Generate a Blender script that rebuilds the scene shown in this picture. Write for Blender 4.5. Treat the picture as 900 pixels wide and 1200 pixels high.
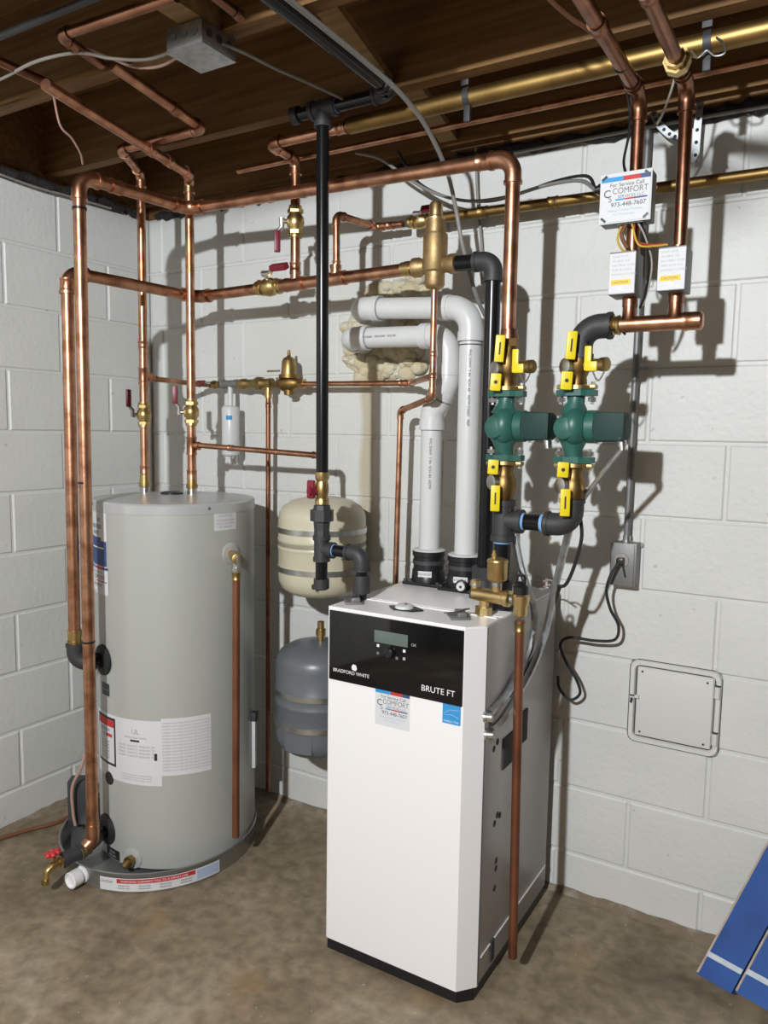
import bpy, bmesh, math, random
from mathutils import Vector, Matrix
random.seed(7)
R = math.radians
for o in list(bpy.data.objects): bpy.data.objects.remove(o)
scene = bpy.context.scene
col = scene.collection

# ------------------------------------------------------------------ camera
yaw, pitch, roll = R(-30.828), R(5.987), R(0.875)
fw = Vector((math.sin(yaw)*math.cos(pitch), math.cos(yaw)*math.cos(pitch), -math.sin(pitch)))
rt = Vector((math.cos(yaw), -math.sin(yaw), 0)); up = rt.cross(fw)
r2 = math.cos(roll)*rt + math.sin(roll)*up; u2 = -math.sin(roll)*rt + math.cos(roll)*up
cam_d = bpy.data.cameras.new('camera'); cam = bpy.data.objects.new('camera', cam_d); col.objects.link(cam)
cam_d.sensor_fit = 'HORIZONTAL'; cam_d.sensor_width = 36.0; cam_d.lens = 896.75/900*36.0; cam_d.clip_start = 0.05
cam.matrix_world = Matrix(((r2.x, u2.x, -fw.x, 2.3544), (r2.y, u2.y, -fw.y, -2.1473), (r2.z, u2.z, -fw.z, 1.3612), (0, 0, 0, 1)))
scene.camera = cam
# ------------------------------------------------------------------ light
w = bpy.data.worlds.new('world'); scene.world = w; w.use_nodes = True
w.node_tree.nodes['Background'].inputs[0].default_value = (0.5, 0.5, 0.52, 1)
w.node_tree.nodes['Background'].inputs[1].default_value = 0.0
def bulb(name, loc, watts, rad, colr):
    d = bpy.data.lights.new(name, 'POINT'); d.energy = watts; d.shadow_soft_size = rad; d.color = colr
    o = bpy.data.objects.new(name, d); o.location = loc; col.objects.link(o); return o
bulb('ceiling_bulb', (1.86, -3.15, 2.15), 375, 0.034, (0.955, 1.0, 1.04))      # bare bulb under the joists, behind the camera
vs = scene.view_settings
vs.view_transform = 'Standard'; vs.look = 'None'; vs.exposure = 0.0; vs.gamma = 1.0; vs.use_curve_mapping = False

# ------------------------------------------------------------------ materials
MATS = {}
def mat(name, colr, rough=.5, metal=0.0, noise=None, bump=0, bscale=40, spec=.5, trans=0, coat=0):
    """noise=(scale, second colour, lo, hi) mixes a second colour by object-space noise"""
    k = 1.0 if metal > .5 else .86
    colr = tuple(c*k for c in colr)
    if noise: noise = (noise[0], tuple(c*k for c in noise[1]), noise[2], noise[3])
    m = bpy.data.materials.new(name); m.use_nodes = True; nt = m.node_tree; b = nt.nodes['Principled BSDF']
    b.inputs['Base Color'].default_value = (*colr, 1); b.inputs['Roughness'].default_value = rough
    b.inputs['Metallic'].default_value = metal; b.inputs['Specular IOR Level'].default_value = spec
    if coat: b.inputs['Coat Weight'].default_value = coat; b.inputs['Coat Roughness'].default_value = .05
    geo = nt.nodes.new('ShaderNodeNewGeometry')
    if noise:
        n = nt.nodes.new('ShaderNodeTexNoise'); n.inputs['Scale'].default_value = noise[0]; n.inputs['Detail'].default_value = 6
        nt.links.new(geo.outputs['Position'], n.inputs['Vector'])
        rp = nt.nodes.new('ShaderNodeValToRGB'); rp.color_ramp.elements[0].position = noise[2]; rp.color_ramp.elements[1].position = noise[3]
        rp.color_ramp.elements[0].color = (*colr, 1); rp.color_ramp.elements[1].color = (*noise[1], 1)
        nt.links.new(n.outputs['Fac'], rp.inputs['Fac']); nt.links.new(rp.outputs['Color'], b.inputs['Base Color'])
    if bump:
        n2 = nt.nodes.new('ShaderNodeTexNoise'); n2.inputs['Scale'].default_value = bscale; n2.inputs['Detail'].default_value = 5
        nt.links.new(geo.outputs['Position'], n2.inputs['Vector'])
        bp = nt.nodes.new('ShaderNodeBump'); bp.inputs['Strength'].default_value = bump; bp.inputs['Distance'].default_value = .01
        nt.links.new(n2.outputs['Fac'], bp.inputs['Height']); nt.links.new(bp.outputs['Normal'], b.inputs['Normal'])
    MATS[name] = m; return m

mat('copper', (.60, .32, .20), .36, 1, noise=(22, (.33, .15, .085), .40, .66), bump=.03, bscale=90)
mat('copper_old', (.33, .155, .09), .36, 1, noise=(18, (.18, .08, .05), .4, .7), bump=.03)
mat('copper_matte', (.29, .115, .062), .42, .75, noise=(10, (.20, .075, .042), .4, .7))
mat('brass', (.56, .41, .18), .38, 1, noise=(20, (.36, .24, .09), .45, .7), bump=.04, bscale=120)
mat('brass_bright', (.66, .50, .25), .38, 1, noise=(20, (.52, .38, .17), .45, .7))
mat('brass_dull', (.40, .29, .12), .42, 1, noise=(20, (.28, .19, .08), .45, .7))
mat('brass_old', (.33, .215, .075), .46, 1, noise=(9, (.20, .12, .045), .4, .7))
mat('bronze', (.42, .30, .15), .52, .9, noise=(60, (.34, .23, .10), .4, .7), bump=.06, bscale=200)
mat('black_iron', (.008, .008, .009), .24, .0, spec=.35)
mat('cast_iron', (.045, .045, .047), .55, .2, bump=.06, bscale=160)
mat('blue_sealant', (.22, .42, .72), .6)
mat('shaded_brass', (.26, .165, .06), .45, 1, noise=(30, (.15, .09, .035), .4, .7))  # brass of the valve bodies, darkened: shade of the levers put into the colour
mat('steel', (.62, .62, .60), .32, 1, noise=(25, (.45, .45, .44), .4, .7))
mat('galvanized', (.52, .54, .55), .42, 1, noise=(40, (.38, .40, .41), .4, .65))
mat('grey_metal', (.25, .25, .245), .5, .5, noise=(15, (.20, .20, .195), .4, .7))
mat('pvc', (.68, .69, .68), .34)
mat('print_black', (.02, .02, .022), .6)
mat('print_grey', (.42, .42, .42), .7)
mat('print_dark_grey', (.16, .16, .17), .7)
mat('print_white', (.85, .85, .85), .6)
mat('print_red', (.55, .03, .03), .6)
mat('print_blue', (.03, .30, .65), .6)
mat('print_navy', (.040, .075, .23), .6)
mat('print_pale_blue', (.42, .52, .70), .7)
mat('print_yellow', (.85, .60, .04), .6)
mat('paper', (.70, .71, .72), .6)
mat('black_plastic', (.012, .012, .013), .35)
mat('black_gloss', (.004, .004, .005), .06, spec=.5)
mat('rubber', (.015, .015, .016), .6)
mat('dark_plastic', (.05, .05, .055), .45)
mat('boiler_white', (.90, .885, .88), .32)
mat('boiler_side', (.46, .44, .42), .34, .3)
mat('screen', (.12, .16, .14), .25)
mat('tank_grey', (.46, .475, .44), .38, .1)
mat('tank_rim', (.33, .335, .32), .4, .1)
mat('tank_top', (.52, .53, .52), .3, .2)
mat('beige', (.60, .565, .42), .35)
mat('tank_blue_grey', (.135, .15, .165), .35)
mat('pump_green', (.028, .125, .098), .4, noise=(30, (.022, .10, .08), .4, .7))
mat('pump_dark', (.008, .040, .034), .6, spec=.3)
mat('yellow', (.84, .66, .01), .4)
mat('maroon', (.20, .008, .025), .4)
mat('red', (.60, .03, .03), .4)
mat('foam', (.62, .54, .34), .8, noise=(25, (.70, .66, .52), .4, .65), bump=.6, bscale=45)
mat('blue_paint', (.008, .080, .34), .6, noise=(11, (.005, .055, .25), .35, .7), bump=.05)
mat('raw_edge', (.50, .42, .34), .8, noise=(30, (.38, .30, .22), .4, .7))
mat('white_paint', (.62, .66, .70), .7, noise=(40, (.5, .56, .62), .4, .7))
mat('cable_grey', (.26, .25, .23), .5)
mat('cable_white', (.36, .33, .29), .5)
mat('cable_pink', (.48, .30, .24), .5)
mat('wire_red', (.35, .04, .02), .5)
mat('wire_yellow', (.6, .4, .04), .5)
mat('wire_brown', (.18, .07, .03), .5)
mat('pan_metal', (.38, .385, .38), .36, .8)
mat('pvc_fitting', (.86, .86, .86), .35)
mat('mortar_lip', (.22, .17, .115), .9, noise=(18, (.40, .36, .29), .48, .72), bump=.5, bscale=60)
mat('sealer', (.02, .018, .016), .9, bump=.8, bscale=80)
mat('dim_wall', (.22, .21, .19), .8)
mat('hatch_paint', (.72, .72, .685), .42, bump=.05, bscale=120)
mat('shade_and_dark_parts', (.05, .05, .05), .9)  # flat dark colour painted for shade in holes and gaps; small dark parts too

def node(nt, t, **kw):
    n = nt.nodes.new(t)
    for k, v in kw.items(): setattr(n, k, v)
    return n
def wall_paint():
    m = bpy.data.materials.new('block_paint'); m.use_nodes = True; nt = m.node_tree; b = nt.nodes['Principled BSDF']
    geo = node(nt, 'ShaderNodeNewGeometry'); L = nt.links.new
    n1 = node(nt, 'ShaderNodeTexNoise'); n1.inputs['Scale'].default_value = 3.5; n1.inputs['Detail'].default_value = 7
    L(geo.outputs['Position'], n1.inputs['Vector'])
    r1 = node(nt, 'ShaderNodeValToRGB'); r1.color_ramp.elements[0].position = .35; r1.color_ramp.elements[1].position = .7
    r1.color_ramp.elements[0].color = (.595, .60, .572, 1); r1.color_ramp.elements[1].color = (.64, .645, .618, 1)
    L(n1.outputs['Fac'], r1.inputs['Fac'])
    # small chips and dark specks in the paint
    n2 = node(nt, 'ShaderNodeTexNoise'); n2.inputs['Scale'].default_value = 38; n2.inputs['Detail'].default_value = 3
    L(geo.outputs['Position'], n2.inputs['Vector'])
    r2_ = node(nt, 'ShaderNodeValToRGB'); r2_.color_ramp.elements[0].position = .70; r2_.color_ramp.elements[1].position = .76
    L(n2.outputs['Fac'], r2_.inputs['Fac'])
    mx = node(nt, 'ShaderNodeMixRGB'); mx.inputs[2].default_value = (.27, .25, .22, 1)
    mul = node(nt, 'ShaderNodeMath', operation='MULTIPLY'); mul.inputs[1].default_value = .55
    L(r2_.outputs['Color'], mul.inputs[0]); L(mul.outputs[0], mx.inputs[0]); L(r1.outputs['Color'], mx.inputs[1])
    # rusty-tan leak stain running down below the foam (x about 1.0, z 0.8 .. 1.6)
    sep = node(nt, 'ShaderNodeSeparateXYZ'); L(geo.outputs['Position'], sep.inputs[0])
    n3 = node(nt, 'ShaderNodeTexNoise'); n3.inputs['Scale'].default_value = 7; n3.inputs['Detail'].default_value = 5
    L(geo.outputs['Position'], n3.inputs['Vector'])
    off = node(nt, 'ShaderNodeMath', operation='MULTIPLY_ADD'); off.inputs[1].default_value = .05; L(n3.outputs['Fac'], off.inputs[0]); L(sep.outputs['X'], off.inputs[2])
    d = node(nt, 'ShaderNodeMath', operation='SUBTRACT'); L(off.outputs[0], d.inputs[0]); d.inputs[1].default_value = 1.028
    a = node(nt, 'ShaderNodeMath', operation='ABSOLUTE'); L(d.outputs[0], a.inputs[0])
    mr = node(nt, 'ShaderNodeMapRange'); L(a.outputs[0], mr.inputs[0]); mr.inputs[1].default_value = .012; mr.inputs[2].default_value = .034; mr.inputs[3].default_value = 1; mr.inputs[4].default_value = 0
    mz = node(nt, 'ShaderNodeMapRange'); L(sep.outputs['Z'], mz.inputs[0]); mz.inputs[1].default_value = .55; mz.inputs[2].default_value = 1.2; mz.inputs[3].default_value = 0; mz.inputs[4].default_value = 1
    mz2 = node(nt, 'ShaderNodeMath', operation='LESS_THAN'); L(sep.outputs['Z'], mz2.inputs[0]); mz2.inputs[1].default_value = 1.66
    p1 = node(nt, 'ShaderNodeMath', operation='MULTIPLY'); L(mr.outputs[0], p1.inputs[0]); L(mz.outputs[0], p1.inputs[1])
    p2 = node(nt, 'ShaderNodeMath', operation='MULTIPLY'); L(p1.outputs[0], p2.inputs[0]); L(mz2.outputs[0], p2.inputs[1])
    p3 = node(nt, 'ShaderNodeMath', operation='MULTIPLY'); L(p2.outputs[0], p3.inputs[0]); p3.inputs[1].default_value = .62
    mx2 = node(nt, 'ShaderNodeMixRGB'); mx2.inputs[2].default_value = (.38, .30, .145, 1)
    L(p3.outputs[0], mx2.inputs[0]); L(mx.outputs[0], mx2.inputs[1])
    L(mx2.outputs[0], b.inputs['Base Color']); b.inputs['Roughness'].default_value = .5
    n4 = node(nt, 'ShaderNodeTexNoise'); n4.inputs['Scale'].default_value = 55; n4.inputs['Detail'].default_value = 6
    L(geo.outputs['Position'], n4.inputs['Vector'])
    bp = node(nt, 'ShaderNodeBump'); bp.inputs['Strength'].default_value = .22; bp.inputs['Distance'].default_value = .008
    L(n4.outputs['Fac'], bp.inputs['Height']); L(bp.outputs['Normal'], b.inputs['Normal'])
    MATS['block_paint'] = m
wall_paint()
def floor_mat():
    m = bpy.data.materials.new('concrete'); m.use_nodes = True; nt = m.node_tree; b = nt.nodes['Principled BSDF']; L = nt.links.new
    geo = node(nt, 'ShaderNodeNewGeometry')
    def noise(s, d=8, dist=0):
        n = node(nt, 'ShaderNodeTexNoise'); n.inputs['Scale'].default_value = s; n.inputs['Detail'].default_value = d; n.inputs['Distortion'].default_value = dist
        L(geo.outputs['Position'], n.inputs['Vector']); return n
    n1 = noise(2.3, 9, .6)
    r1 = node(nt, 'ShaderNodeValToRGB'); e = r1.color_ramp.elements
    e[0].position = .33; e[0].color = (.185, .145, .095, 1); e[1].position = .72; e[1].color = (.40, .345, .255, 1)
    x = r1.color_ramp.elements.new(.52); x.color = (.285, .235, .158, 1)
    L(n1.outputs['Fac'], r1.inputs['Fac'])
    n2 = noise(26, 12, .3); r2_ = node(nt, 'ShaderNodeValToRGB'); r2_.color_ramp.elements[0].position = .3; r2_.color_ramp.elements[1].position = .75
    r2_.color_ramp.elements[0].color = (.54, .51, .48, 1); r2_.color_ramp.elements[1].color = (1.02, 1.0, .98, 1)
    L(n2.outputs['Fac'], r2_.inputs['Fac'])
    mu = node(nt, 'ShaderNodeMixRGB', blend_type='MULTIPLY'); mu.inputs[0].default_value = 1
    L(r1.outputs['Color'], mu.inputs[1]); L(r2_.outputs['Color'], mu.inputs[2])
    n3 = noise(4.7, 4); r3 = node(nt, 'ShaderNodeValToRGB'); r3.color_ramp.elements[0].position = .60; r3.color_ramp.elements[1].position = .74
    L(n3.outputs['Fac'], r3.inputs['Fac'])
    mx = node(nt, 'ShaderNodeMixRGB'); mx.inputs[2].default_value = (.30, .175, .065, 1)
    s = node(nt, 'ShaderNodeMath', operation='MULTIPLY'); s.inputs[1].default_value = .45; L(r3.outputs['Color'], s.inputs[0]); L(s.outputs[0], mx.inputs[0]); L(mu.outputs[0], mx.inputs[1])
    n5 = noise(70, 2); r5 = node(nt, 'ShaderNodeValToRGB'); r5.color_ramp.elements[0].position = .73; r5.color_ramp.elements[1].position = .77
    L(n5.outputs['Fac'], r5.inputs['Fac'])
    mx2 = node(nt, 'ShaderNodeMixRGB'); mx2.inputs[2].default_value = (.45, .42, .36, 1); L(r5.outputs['Color'], mx2.inputs[0]); L(mx.outputs[0], mx2.inputs[1])
    L(mx2.outputs[0], b.inputs['Base Color']); b.inputs['Roughness'].default_value = .62
    bp = node(nt, 'ShaderNodeBump'); bp.inputs['Strength'].default_value = .18; bp.inputs['Distance'].default_value = .008
    n4 = noise(45, 6); L(n4.outputs['Fac'], bp.inputs['Height']); L(bp.outputs['Normal'], b.inputs['Normal'])
    MATS['concrete'] = m
floor_mat()
def wood_mat(name, c1, c2):
    m = bpy.data.materials.new(name); m.use_nodes = True; nt = m.node_tree; b = nt.nodes['Principled BSDF']; L = nt.links.new
    geo = node(nt, 'ShaderNodeNewGeometry'); mp = node(nt, 'ShaderNodeMapping'); mp.inputs['Scale'].default_value = (1.5, 30, 30)
    L(geo.outputs['Position'], mp.inputs['Vector'])
    n = node(nt, 'ShaderNodeTexNoise'); n.inputs['Scale'].default_value = 2; n.inputs['Detail'].default_value = 6; L(mp.outputs[0], n.inputs['Vector'])
    r = node(nt, 'ShaderNodeValToRGB'); r.color_ramp.elements[0].position = .3; r.color_ramp.elements[1].position = .7
    r.color_ramp.elements[0].color = (*c1, 1); r.color_ramp.elements[1].color = (*c2, 1)
    L(n.outputs['Fac'], r.inputs['Fac']); L(r.outputs['Color'], b.inputs['Base Color']); b.inputs['Roughness'].default_value = .75
    MATS[name] = m
wood_mat('joist_wood', (.11, .050, .012), (.215, .108, .030))
wood_mat('blocking_wood_lit', (.20, .115, .042), (.33, .20, .08))  # lighter wood, with bounce light on its underside also put into the colour

# ------------------------------------------------------------------ mesh builder
def V3(*a): return Vector(a[0]) if len(a) == 1 else Vector(a)
def frame(d):
    d = d.normalized(); a = Vector((0, 0, 1)) if abs(d.z) < .9 else Vector((1, 0, 0))
    u = d.cross(a).normalized(); return u, d.cross(u).normalized()
def fillet(pts, rad, n=7):
    pts = [V3(p) for p in pts]; out = [pts[0]]
    for i in range(1, len(pts)-1):
        a, b, c = pts[i-1], pts[i], pts[i+1]
        d1 = (b-a); d2 = (c-b); l1, l2 = d1.length, d2.length; d1.normalize(); d2.normalize()
        ang = d1.angle(d2)
        if ang < .02: out.append(b); continue
        t = min(rad*math.tan(ang/2), l1*.49 if i > 1 else l1*.98, l2*.49 if i < len(pts)-2 else l2*.98); rr = t/math.tan(ang/2)
        s = b-d1*t; nrm = d1.cross(d2).normalized(); cdir = nrm.cross(d1); cen = s+cdir*rr
        for k in range(n+1):
            out.append(cen + Matrix.Rotation(ang*k/n, 3, nrm) @ (s-cen))
    out.append(pts[-1]); return out
def smooth_path(pts, n=8):
    """Catmull-Rom through the points, for cables"""
    P = [V3(p) for p in pts]; P = [2*P[0]-P[1]] + P + [2*P[-1]-P[-2]]; out = []
    for i in range(1, len(P)-2):
        for k in range(n):
            t = k/n; a, b, c, d = P[i-1], P[i], P[i+1], P[i+2]
            out.append(.5*((2*b)+(c-a)*t+(2*a-5*b+4*c-d)*t*t+(3*b-a-3*c+d)*t**3))
    out.append(P[-2]); return out
class MB:
    def __init__(s): s.v = []; s.f = []
    def add(s, vs, fs):
        o = len(s.v); s.v += [V3(p) for p in vs]; s.f += [[i+o for i in f] for f in fs]; return s
    def sweep(s, pts, r, n=14, caps=True):
        pts = [V3(p) for p in pts]; q = [pts[0]]
        for p in pts[1:]:
            if (p-q[-1]).length > 1e-5: q.append(p)
        pts = q; rings = []; t0 = (pts[1]-pts[0]).normalized(); u, _ = frame(t0)
        for i, p in enumerate(pts):
            t = ((pts[i+1]-p).normalized() if i < len(pts)-1 else Vector()) + ((p-pts[i-1]).normalized() if i else Vector())
            t.normalize(); u = (u-t*u.dot(t)).normalized(); w_ = t.cross(u)
            rr = r[i] if isinstance(r, (list, tuple)) else r
            rings.append([p+rr*(math.cos(2*math.pi*k/n)*u+math.sin(2*math.pi*k/n)*w_) for k in range(n)])
        vs = [p for g in rings for p in g]; fs = []
        for i in range(len(rings)-1):
            for k in range(n): fs.append([i*n+k, i*n+(k+1) % n, (i+1)*n+(k+1) % n, (i+1)*n+k])
        if caps: fs.append(list(range(n))[::-1]); fs.append([(len(rings)-1)*n+k for k in range(n)])
        return s.add(vs, fs)
    def lathe(s, o, axis, prof, n=18, ref=None):
        o = V3(o); axis = V3(axis).normalized(); u, w_ = frame(axis)
        if ref is not None: u = (V3(ref)-axis*V3(ref).dot(axis)).normalized(); w_ = axis.cross(u)
        vs = []; fs = []
        for h, r in prof:
            for k in range(n): a = 2*math.pi*k/n; vs.append(o+axis*h+max(r, 1e-4)*(math.cos(a)*u+math.sin(a)*w_))
        for i in range(len(prof)-1):
            for k in range(n): fs.append([i*n+k, i*n+(k+1) % n, (i+1)*n+(k+1) % n, (i+1)*n+k])
        fs.append(list(range(n))[::-1]); fs.append([(len(prof)-1)*n+k for k in range(n)])
        return s.add(vs, fs)
    def cyl(s, a, b, r, n=16, r2=None):
        a, b = V3(a), V3(b); return s.lathe(a, b-a, [(0, r), ((b-a).length, r if r2 is None else r2)], n)
    def box(s, c, size, U=(1, 0, 0), Vv=(0, 1, 0), ch=0):
        c = V3(c); U = V3(U).normalized(); Vv = V3(Vv); Vv = (Vv-U*Vv.dot(U)).normalized(); W = U.cross(Vv); hx, hy, hz = [k/2 for k in size]
        if ch <= 0:
            vs = [c+U*x*hx+Vv*y*hy+W*z*hz for z in (-1, 1) for y in (-1, 1) for x in (-1, 1)]
            return s.add(vs, [[0, 2, 3, 1], [4, 5, 7, 6], [0, 1, 5, 4], [2, 6, 7, 3], [0, 4, 6, 2], [1, 3, 7, 5]])
        # chamfered box through bmesh
        bm = bmesh.new(); bmesh.ops.create_cube(bm, size=1)
        for v in bm.verts: v.co = Vector((v.co.x*size[0], v.co.y*size[1], v.co.z*size[2]))
        bmesh.ops.bevel(bm, geom=bm.edges[:], offset=ch, segments=2, affect='EDGES', profile=.6)
        vs = [c+U*v.co.x+Vv*v.co.y+W*v.co.z for v in bm.verts]; bm.verts.index_update()
        fs = [[v.index for v in f.verts] for f in bm.faces]; bm.free(); return s.add(vs, fs)
    def prism(s, poly, o, U, Vv, depth):
        o = V3(o); U = V3(U).normalized(); Vv = V3(Vv).normalized(); W = U.cross(Vv); n = len(poly)
        vs = [o+U*x+Vv*y for x, y in poly]+[o+U*x+Vv*y+W*depth for x, y in poly]
        fs = [list(range(n))[::-1], [n+k for k in range(n)]]+[[k, (k+1) % n, n+(k+1) % n, n+k] for k in range(n)]
        return s.add(vs, fs)
    def ball(s, c, rx, ry=None, rz=None, n=12):
        ry = ry or rx; rz = rz or rx; c = V3(c); vs = []; fs = []; m = n//2+1
        for i in range(m+1):
            th = math.pi*i/m
            for k in range(n): a = 2*math.pi*k/n; vs.append(c+Vector((rx*max(math.sin(th), .002)*math.cos(a), ry*max(math.sin(th), .002)*math.sin(a), rz*math.cos(th))))
        for i in range(m):
            for k in range(n): fs.append([i*n+k, (i+1)*n+k, (i+1)*n+(k+1) % n, i*n+(k+1) % n])
        return s.add(vs, fs)
BASE = {}
def setprops(o, label=None, cat=None, group=None, kind=None):
    if label: o['label'] = label
    if cat: o['category'] = cat
    if group: o['group'] = group
    if kind: o['kind'] = kind
    return o
def thing(name, label, cat, loc, group=None):
    o = bpy.data.objects.new(name, None); o.empty_display_size = .03; o.location = loc; col.objects.link(o)
    BASE[o.name] = V3(loc); return setprops(o, label, cat, group)
def mk(name, mb, m, parent=None, label=None, cat=None, group=None, kind=None, smooth=38, flat=False):
    if parent is not None: base = BASE[parent.name]
    else:
        xs = [v.x for v in mb.v]; ys = [v.y for v in mb.v]; zs = [v.z for v in mb.v]
        base = Vector(((min(xs)+max(xs))/2, (min(ys)+max(ys))/2, min(zs)))
    me = bpy.data.meshes.new(name); me.from_pydata([v-base for v in mb.v], [], mb.f); me.validate()
    if not flat:
        me.shade_smooth(); me.set_sharp_from_angle(angle=R(smooth))
    me.materials.append(MATS[m]); o = bpy.data.objects.new(name, me); col.objects.link(o)
    if parent is not None: o.parent = parent
    else: o.location = base
    BASE[o.name] = base
    return setprops(o, label, cat, group, kind)
def recalc(o):
    bm = bmesh.new(); bm.from_mesh(o.data); bmesh.ops.recalc_face_normals(bm, faces=bm.faces); bm.to_mesh(o.data); bm.free(); return o

def text_geo(s, size, align='LEFT', bold=0.0):
    c = bpy.data.curves.new('t', 'FONT'); c.body = s; c.size = size; c.align_x = align
    o = bpy.data.objects.new('t', c); col.objects.link(o); bpy.context.view_layer.update()
    dg = bpy.context.evaluated_depsgraph_get(); me = bpy.data.meshes.new_from_object(o.evaluated_get(dg))
    vs = [v.co.copy() for v in me.vertices]; fs = [list(p.vertices) for p in me.polygons]
    bpy.data.objects.remove(o); bpy.data.curves.remove(c); bpy.data.meshes.remove(me)
    return vs, fs
def flat_text(mb, s, size, o, U, Vv, align='LEFT', bold=0.0, sx=1.0):
    vs, fs = text_geo(s, size, align, bold); o = V3(o); U = V3(U); Vv = V3(Vv); return mb.add([o+U*v.x*sx+Vv*v.y for v in vs], fs)

# ------------------------------------------------------------------ plumbing kit
def elbow_part(parent, b, d1, d2, r, bend, m, name='elbow', k=1.18):
    """socket elbow at corner b, incoming direction d1, outgoing d2"""
    d1 = V3(d1).normalized(); d2 = V3(d2).normalized(); ang = d1.angle(d2); t = bend*math.tan(ang/2); so = r*1.1
    mb = MB(); path = fillet([V3(b)-d1*(t+so), b, V3(b)+d2*(t+so)], bend, 8); mb.sweep(path, r*k)
    for p, d in ((V3(b)-d1*(t+so), d1), (V3(b)+d2*(t+so), -d2)): mb.cyl(p-d*r*.06, p+d*r*.35, r*k*1.10)
    return mk(name, mb, m, parent)
def run(name, label, pts, r, m='copper', bend=None, em=None, couplings=(), tees=(), group=None, cat='pipe', soft=()):
    """pipe run of straight pipes, socket elbows, couplings [(segment, t)] and tees [(segment, t, direction)]"""
    pts = [V3(p) for p in pts]; bend = bend or r*2.0; em = em or m
    root = thing(name, label, cat, min(pts, key=lambda p: p.z), group)
    for i in range(len(pts)-1):
        a, b = pts[i].copy(), pts[i+1].copy(); d = (b-a).normalized()
        if i > 0: a += d*bend*math.tan((pts[i]-pts[i-1]).angle(d)/2)
        if i < len(pts)-2: b -= d*bend*math.tan(d.angle(pts[i+2]-pts[i+1])/2)
        mk('pipe', MB().cyl(a, b, r), m, root)
    for i in range(1, len(pts)-1): elbow_part(root, pts[i], pts[i]-pts[i-1], pts[i+1]-pts[i], r, bend, em)
    for sg, t in couplings:
        d = (pts[sg+1]-pts[sg]); p = pts[sg]+d*t; d.normalize(); L = r*2.0
        mb = MB(); mb.lathe(p-d*L/2, d, [(0, r*1.02), (0, r*1.2), (L*.15, r*1.2), (L*.2, r*1.13), (L*.8, r*1.13), (L*.85, r*1.2), (L, r*1.2), (L, r*1.02)]); mk('coupling', mb, em, root)
    for sg, t, td in tees:
        d = (pts[sg+1]-pts[sg]); p = pts[sg]+d*t; d.normalize(); L = r*4.2; td = V3(td).normalized()
        mb = MB(); mb.lathe(p-d*L/2, d, [(0, r*1.02), (0, r*1.22), (L*.1, r*1.22), (L*.14, r*1.14), (L*.86, r*1.14), (L*.9, r*1.22), (L, r*1.22), (L, r*1.02)])
        mb.lathe(p, td, [(0, r*.9), (r*1.7, r*.9), (r*1.7, r*1.0), (r*2.2, r*1.0)]); mk('tee', mb, em, root)
    return root
def hexnut(mb, a, d, r, h): return mb.lathe(a, d, [(0, r), (h, r)], 6)
def ball_valve(label, p, d, out, r, lever='maroon', lever_dir=None, length=.055, group=None, m='brass', tag=False):
    """ball valve on a pipe: centre p, pipe direction d, stem direction out, lever laid along lever_dir"""
    p = V3(p); d = V3(d).normalized(); out = V3(out); out = (out-d*out.dot(d)).normalized(); ld = V3(lever_dir or d).normalized()
    root = thing('ball_valve', label, 'valve', p-Vector((0, 0, r*2.5)), group)
    L = r*6.2; b = MB()
    b.lathe(p-d*L/2, d, [(0, r*1.02), (0, r*1.32), (L*.10, r*1.36), (L*.16, r*1.2), (L*.26, r*1.25), (L*.36, r*1.68), (L*.5, r*1.8), (L*.64, r*1.68), (L*.74, r*1.25), (L*.84, r*1.2), (L*.90, r*1.36), (L, r*1.32), (L, r*1.02)])
    mk('body', b, m, root)
    for s_ in (-1, 1): mk('hex_nut', hexnut(MB(), p+d*s_*L*.33-d*r*.35, d, r*1.62, r*.7), m, root, flat=True)
    st = MB().cyl(p+out*r*1.4, p+out*r*2.6, r*.45); mk('stem', st, 'steel', root)
    hp = p+out*r*2.7; h = MB()
    h.sweep([hp-ld*r*.6, hp+ld*r*1.2, hp+ld*r*1.9+out*r*.7, hp+ld*(r*2.2)+out*r*.9], [r*.6, r*.5, r*.45, r*.45], 8); mk('lever', h, 'steel', root)
    g = MB().box(hp+ld*(r*1.9+length/2)+out*r*.9, (length, r*1.45, r*1.2), ld, d.cross(out) if abs(ld.dot(d)) > .9 else d, ch=r*.22); mk('lever_grip', g, lever, root)
    return root
def cable(name, label, pts, r, m, cat='cable', group=None, n=8):
    return mk(name, MB().sweep(smooth_path(pts), r, n), m, None, label, cat, group)

# ================================================================== THE SETTING
XMAX, YMIN = 6.2, -6.2
mk('floor', MB().box(((XMAX)/2, (YMIN)/2, -.05), (XMAX+.4, -YMIN+.4, .1)), 'concrete', kind='structure', label='stained brown grey concrete basement floor')
H = .2032; Z1 = .1243; ZTOP = Z1+10*H
BLK = {}
def block_mesh(wd, ht):
    key = (round(wd, 3), round(ht, 3))
    if key not in BLK:
        g = .0035; c = .0045; dp = .004; x0, x1, z0, z1 = g, wd-g, g, ht-g
        vs = [(x0, .012, z0), (x1, .012, z0), (x1, .012, z1), (x0, .012, z1), (x0, dp, z0), (x1, dp, z0), (x1, dp, z1), (x0, dp, z1),
              (x0+c, 0, z0+c), (x1-c, 0, z0+c), (x1-c, 0, z1-c), (x0+c, 0, z1-c)]
        fs = []
        for o in (0, 4):
            for k in range(4): fs.append([o+k, o+(k+1) % 4, o+4+(k+1) % 4, o+4+k])
        fs.append([8, 9, 10, 11])
        me = bpy.data.meshes.new('block'); me.from_pydata(vs, [], fs); me.materials.append(MATS['block_paint']); BLK[key] = me
    return BLK[key]
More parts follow.
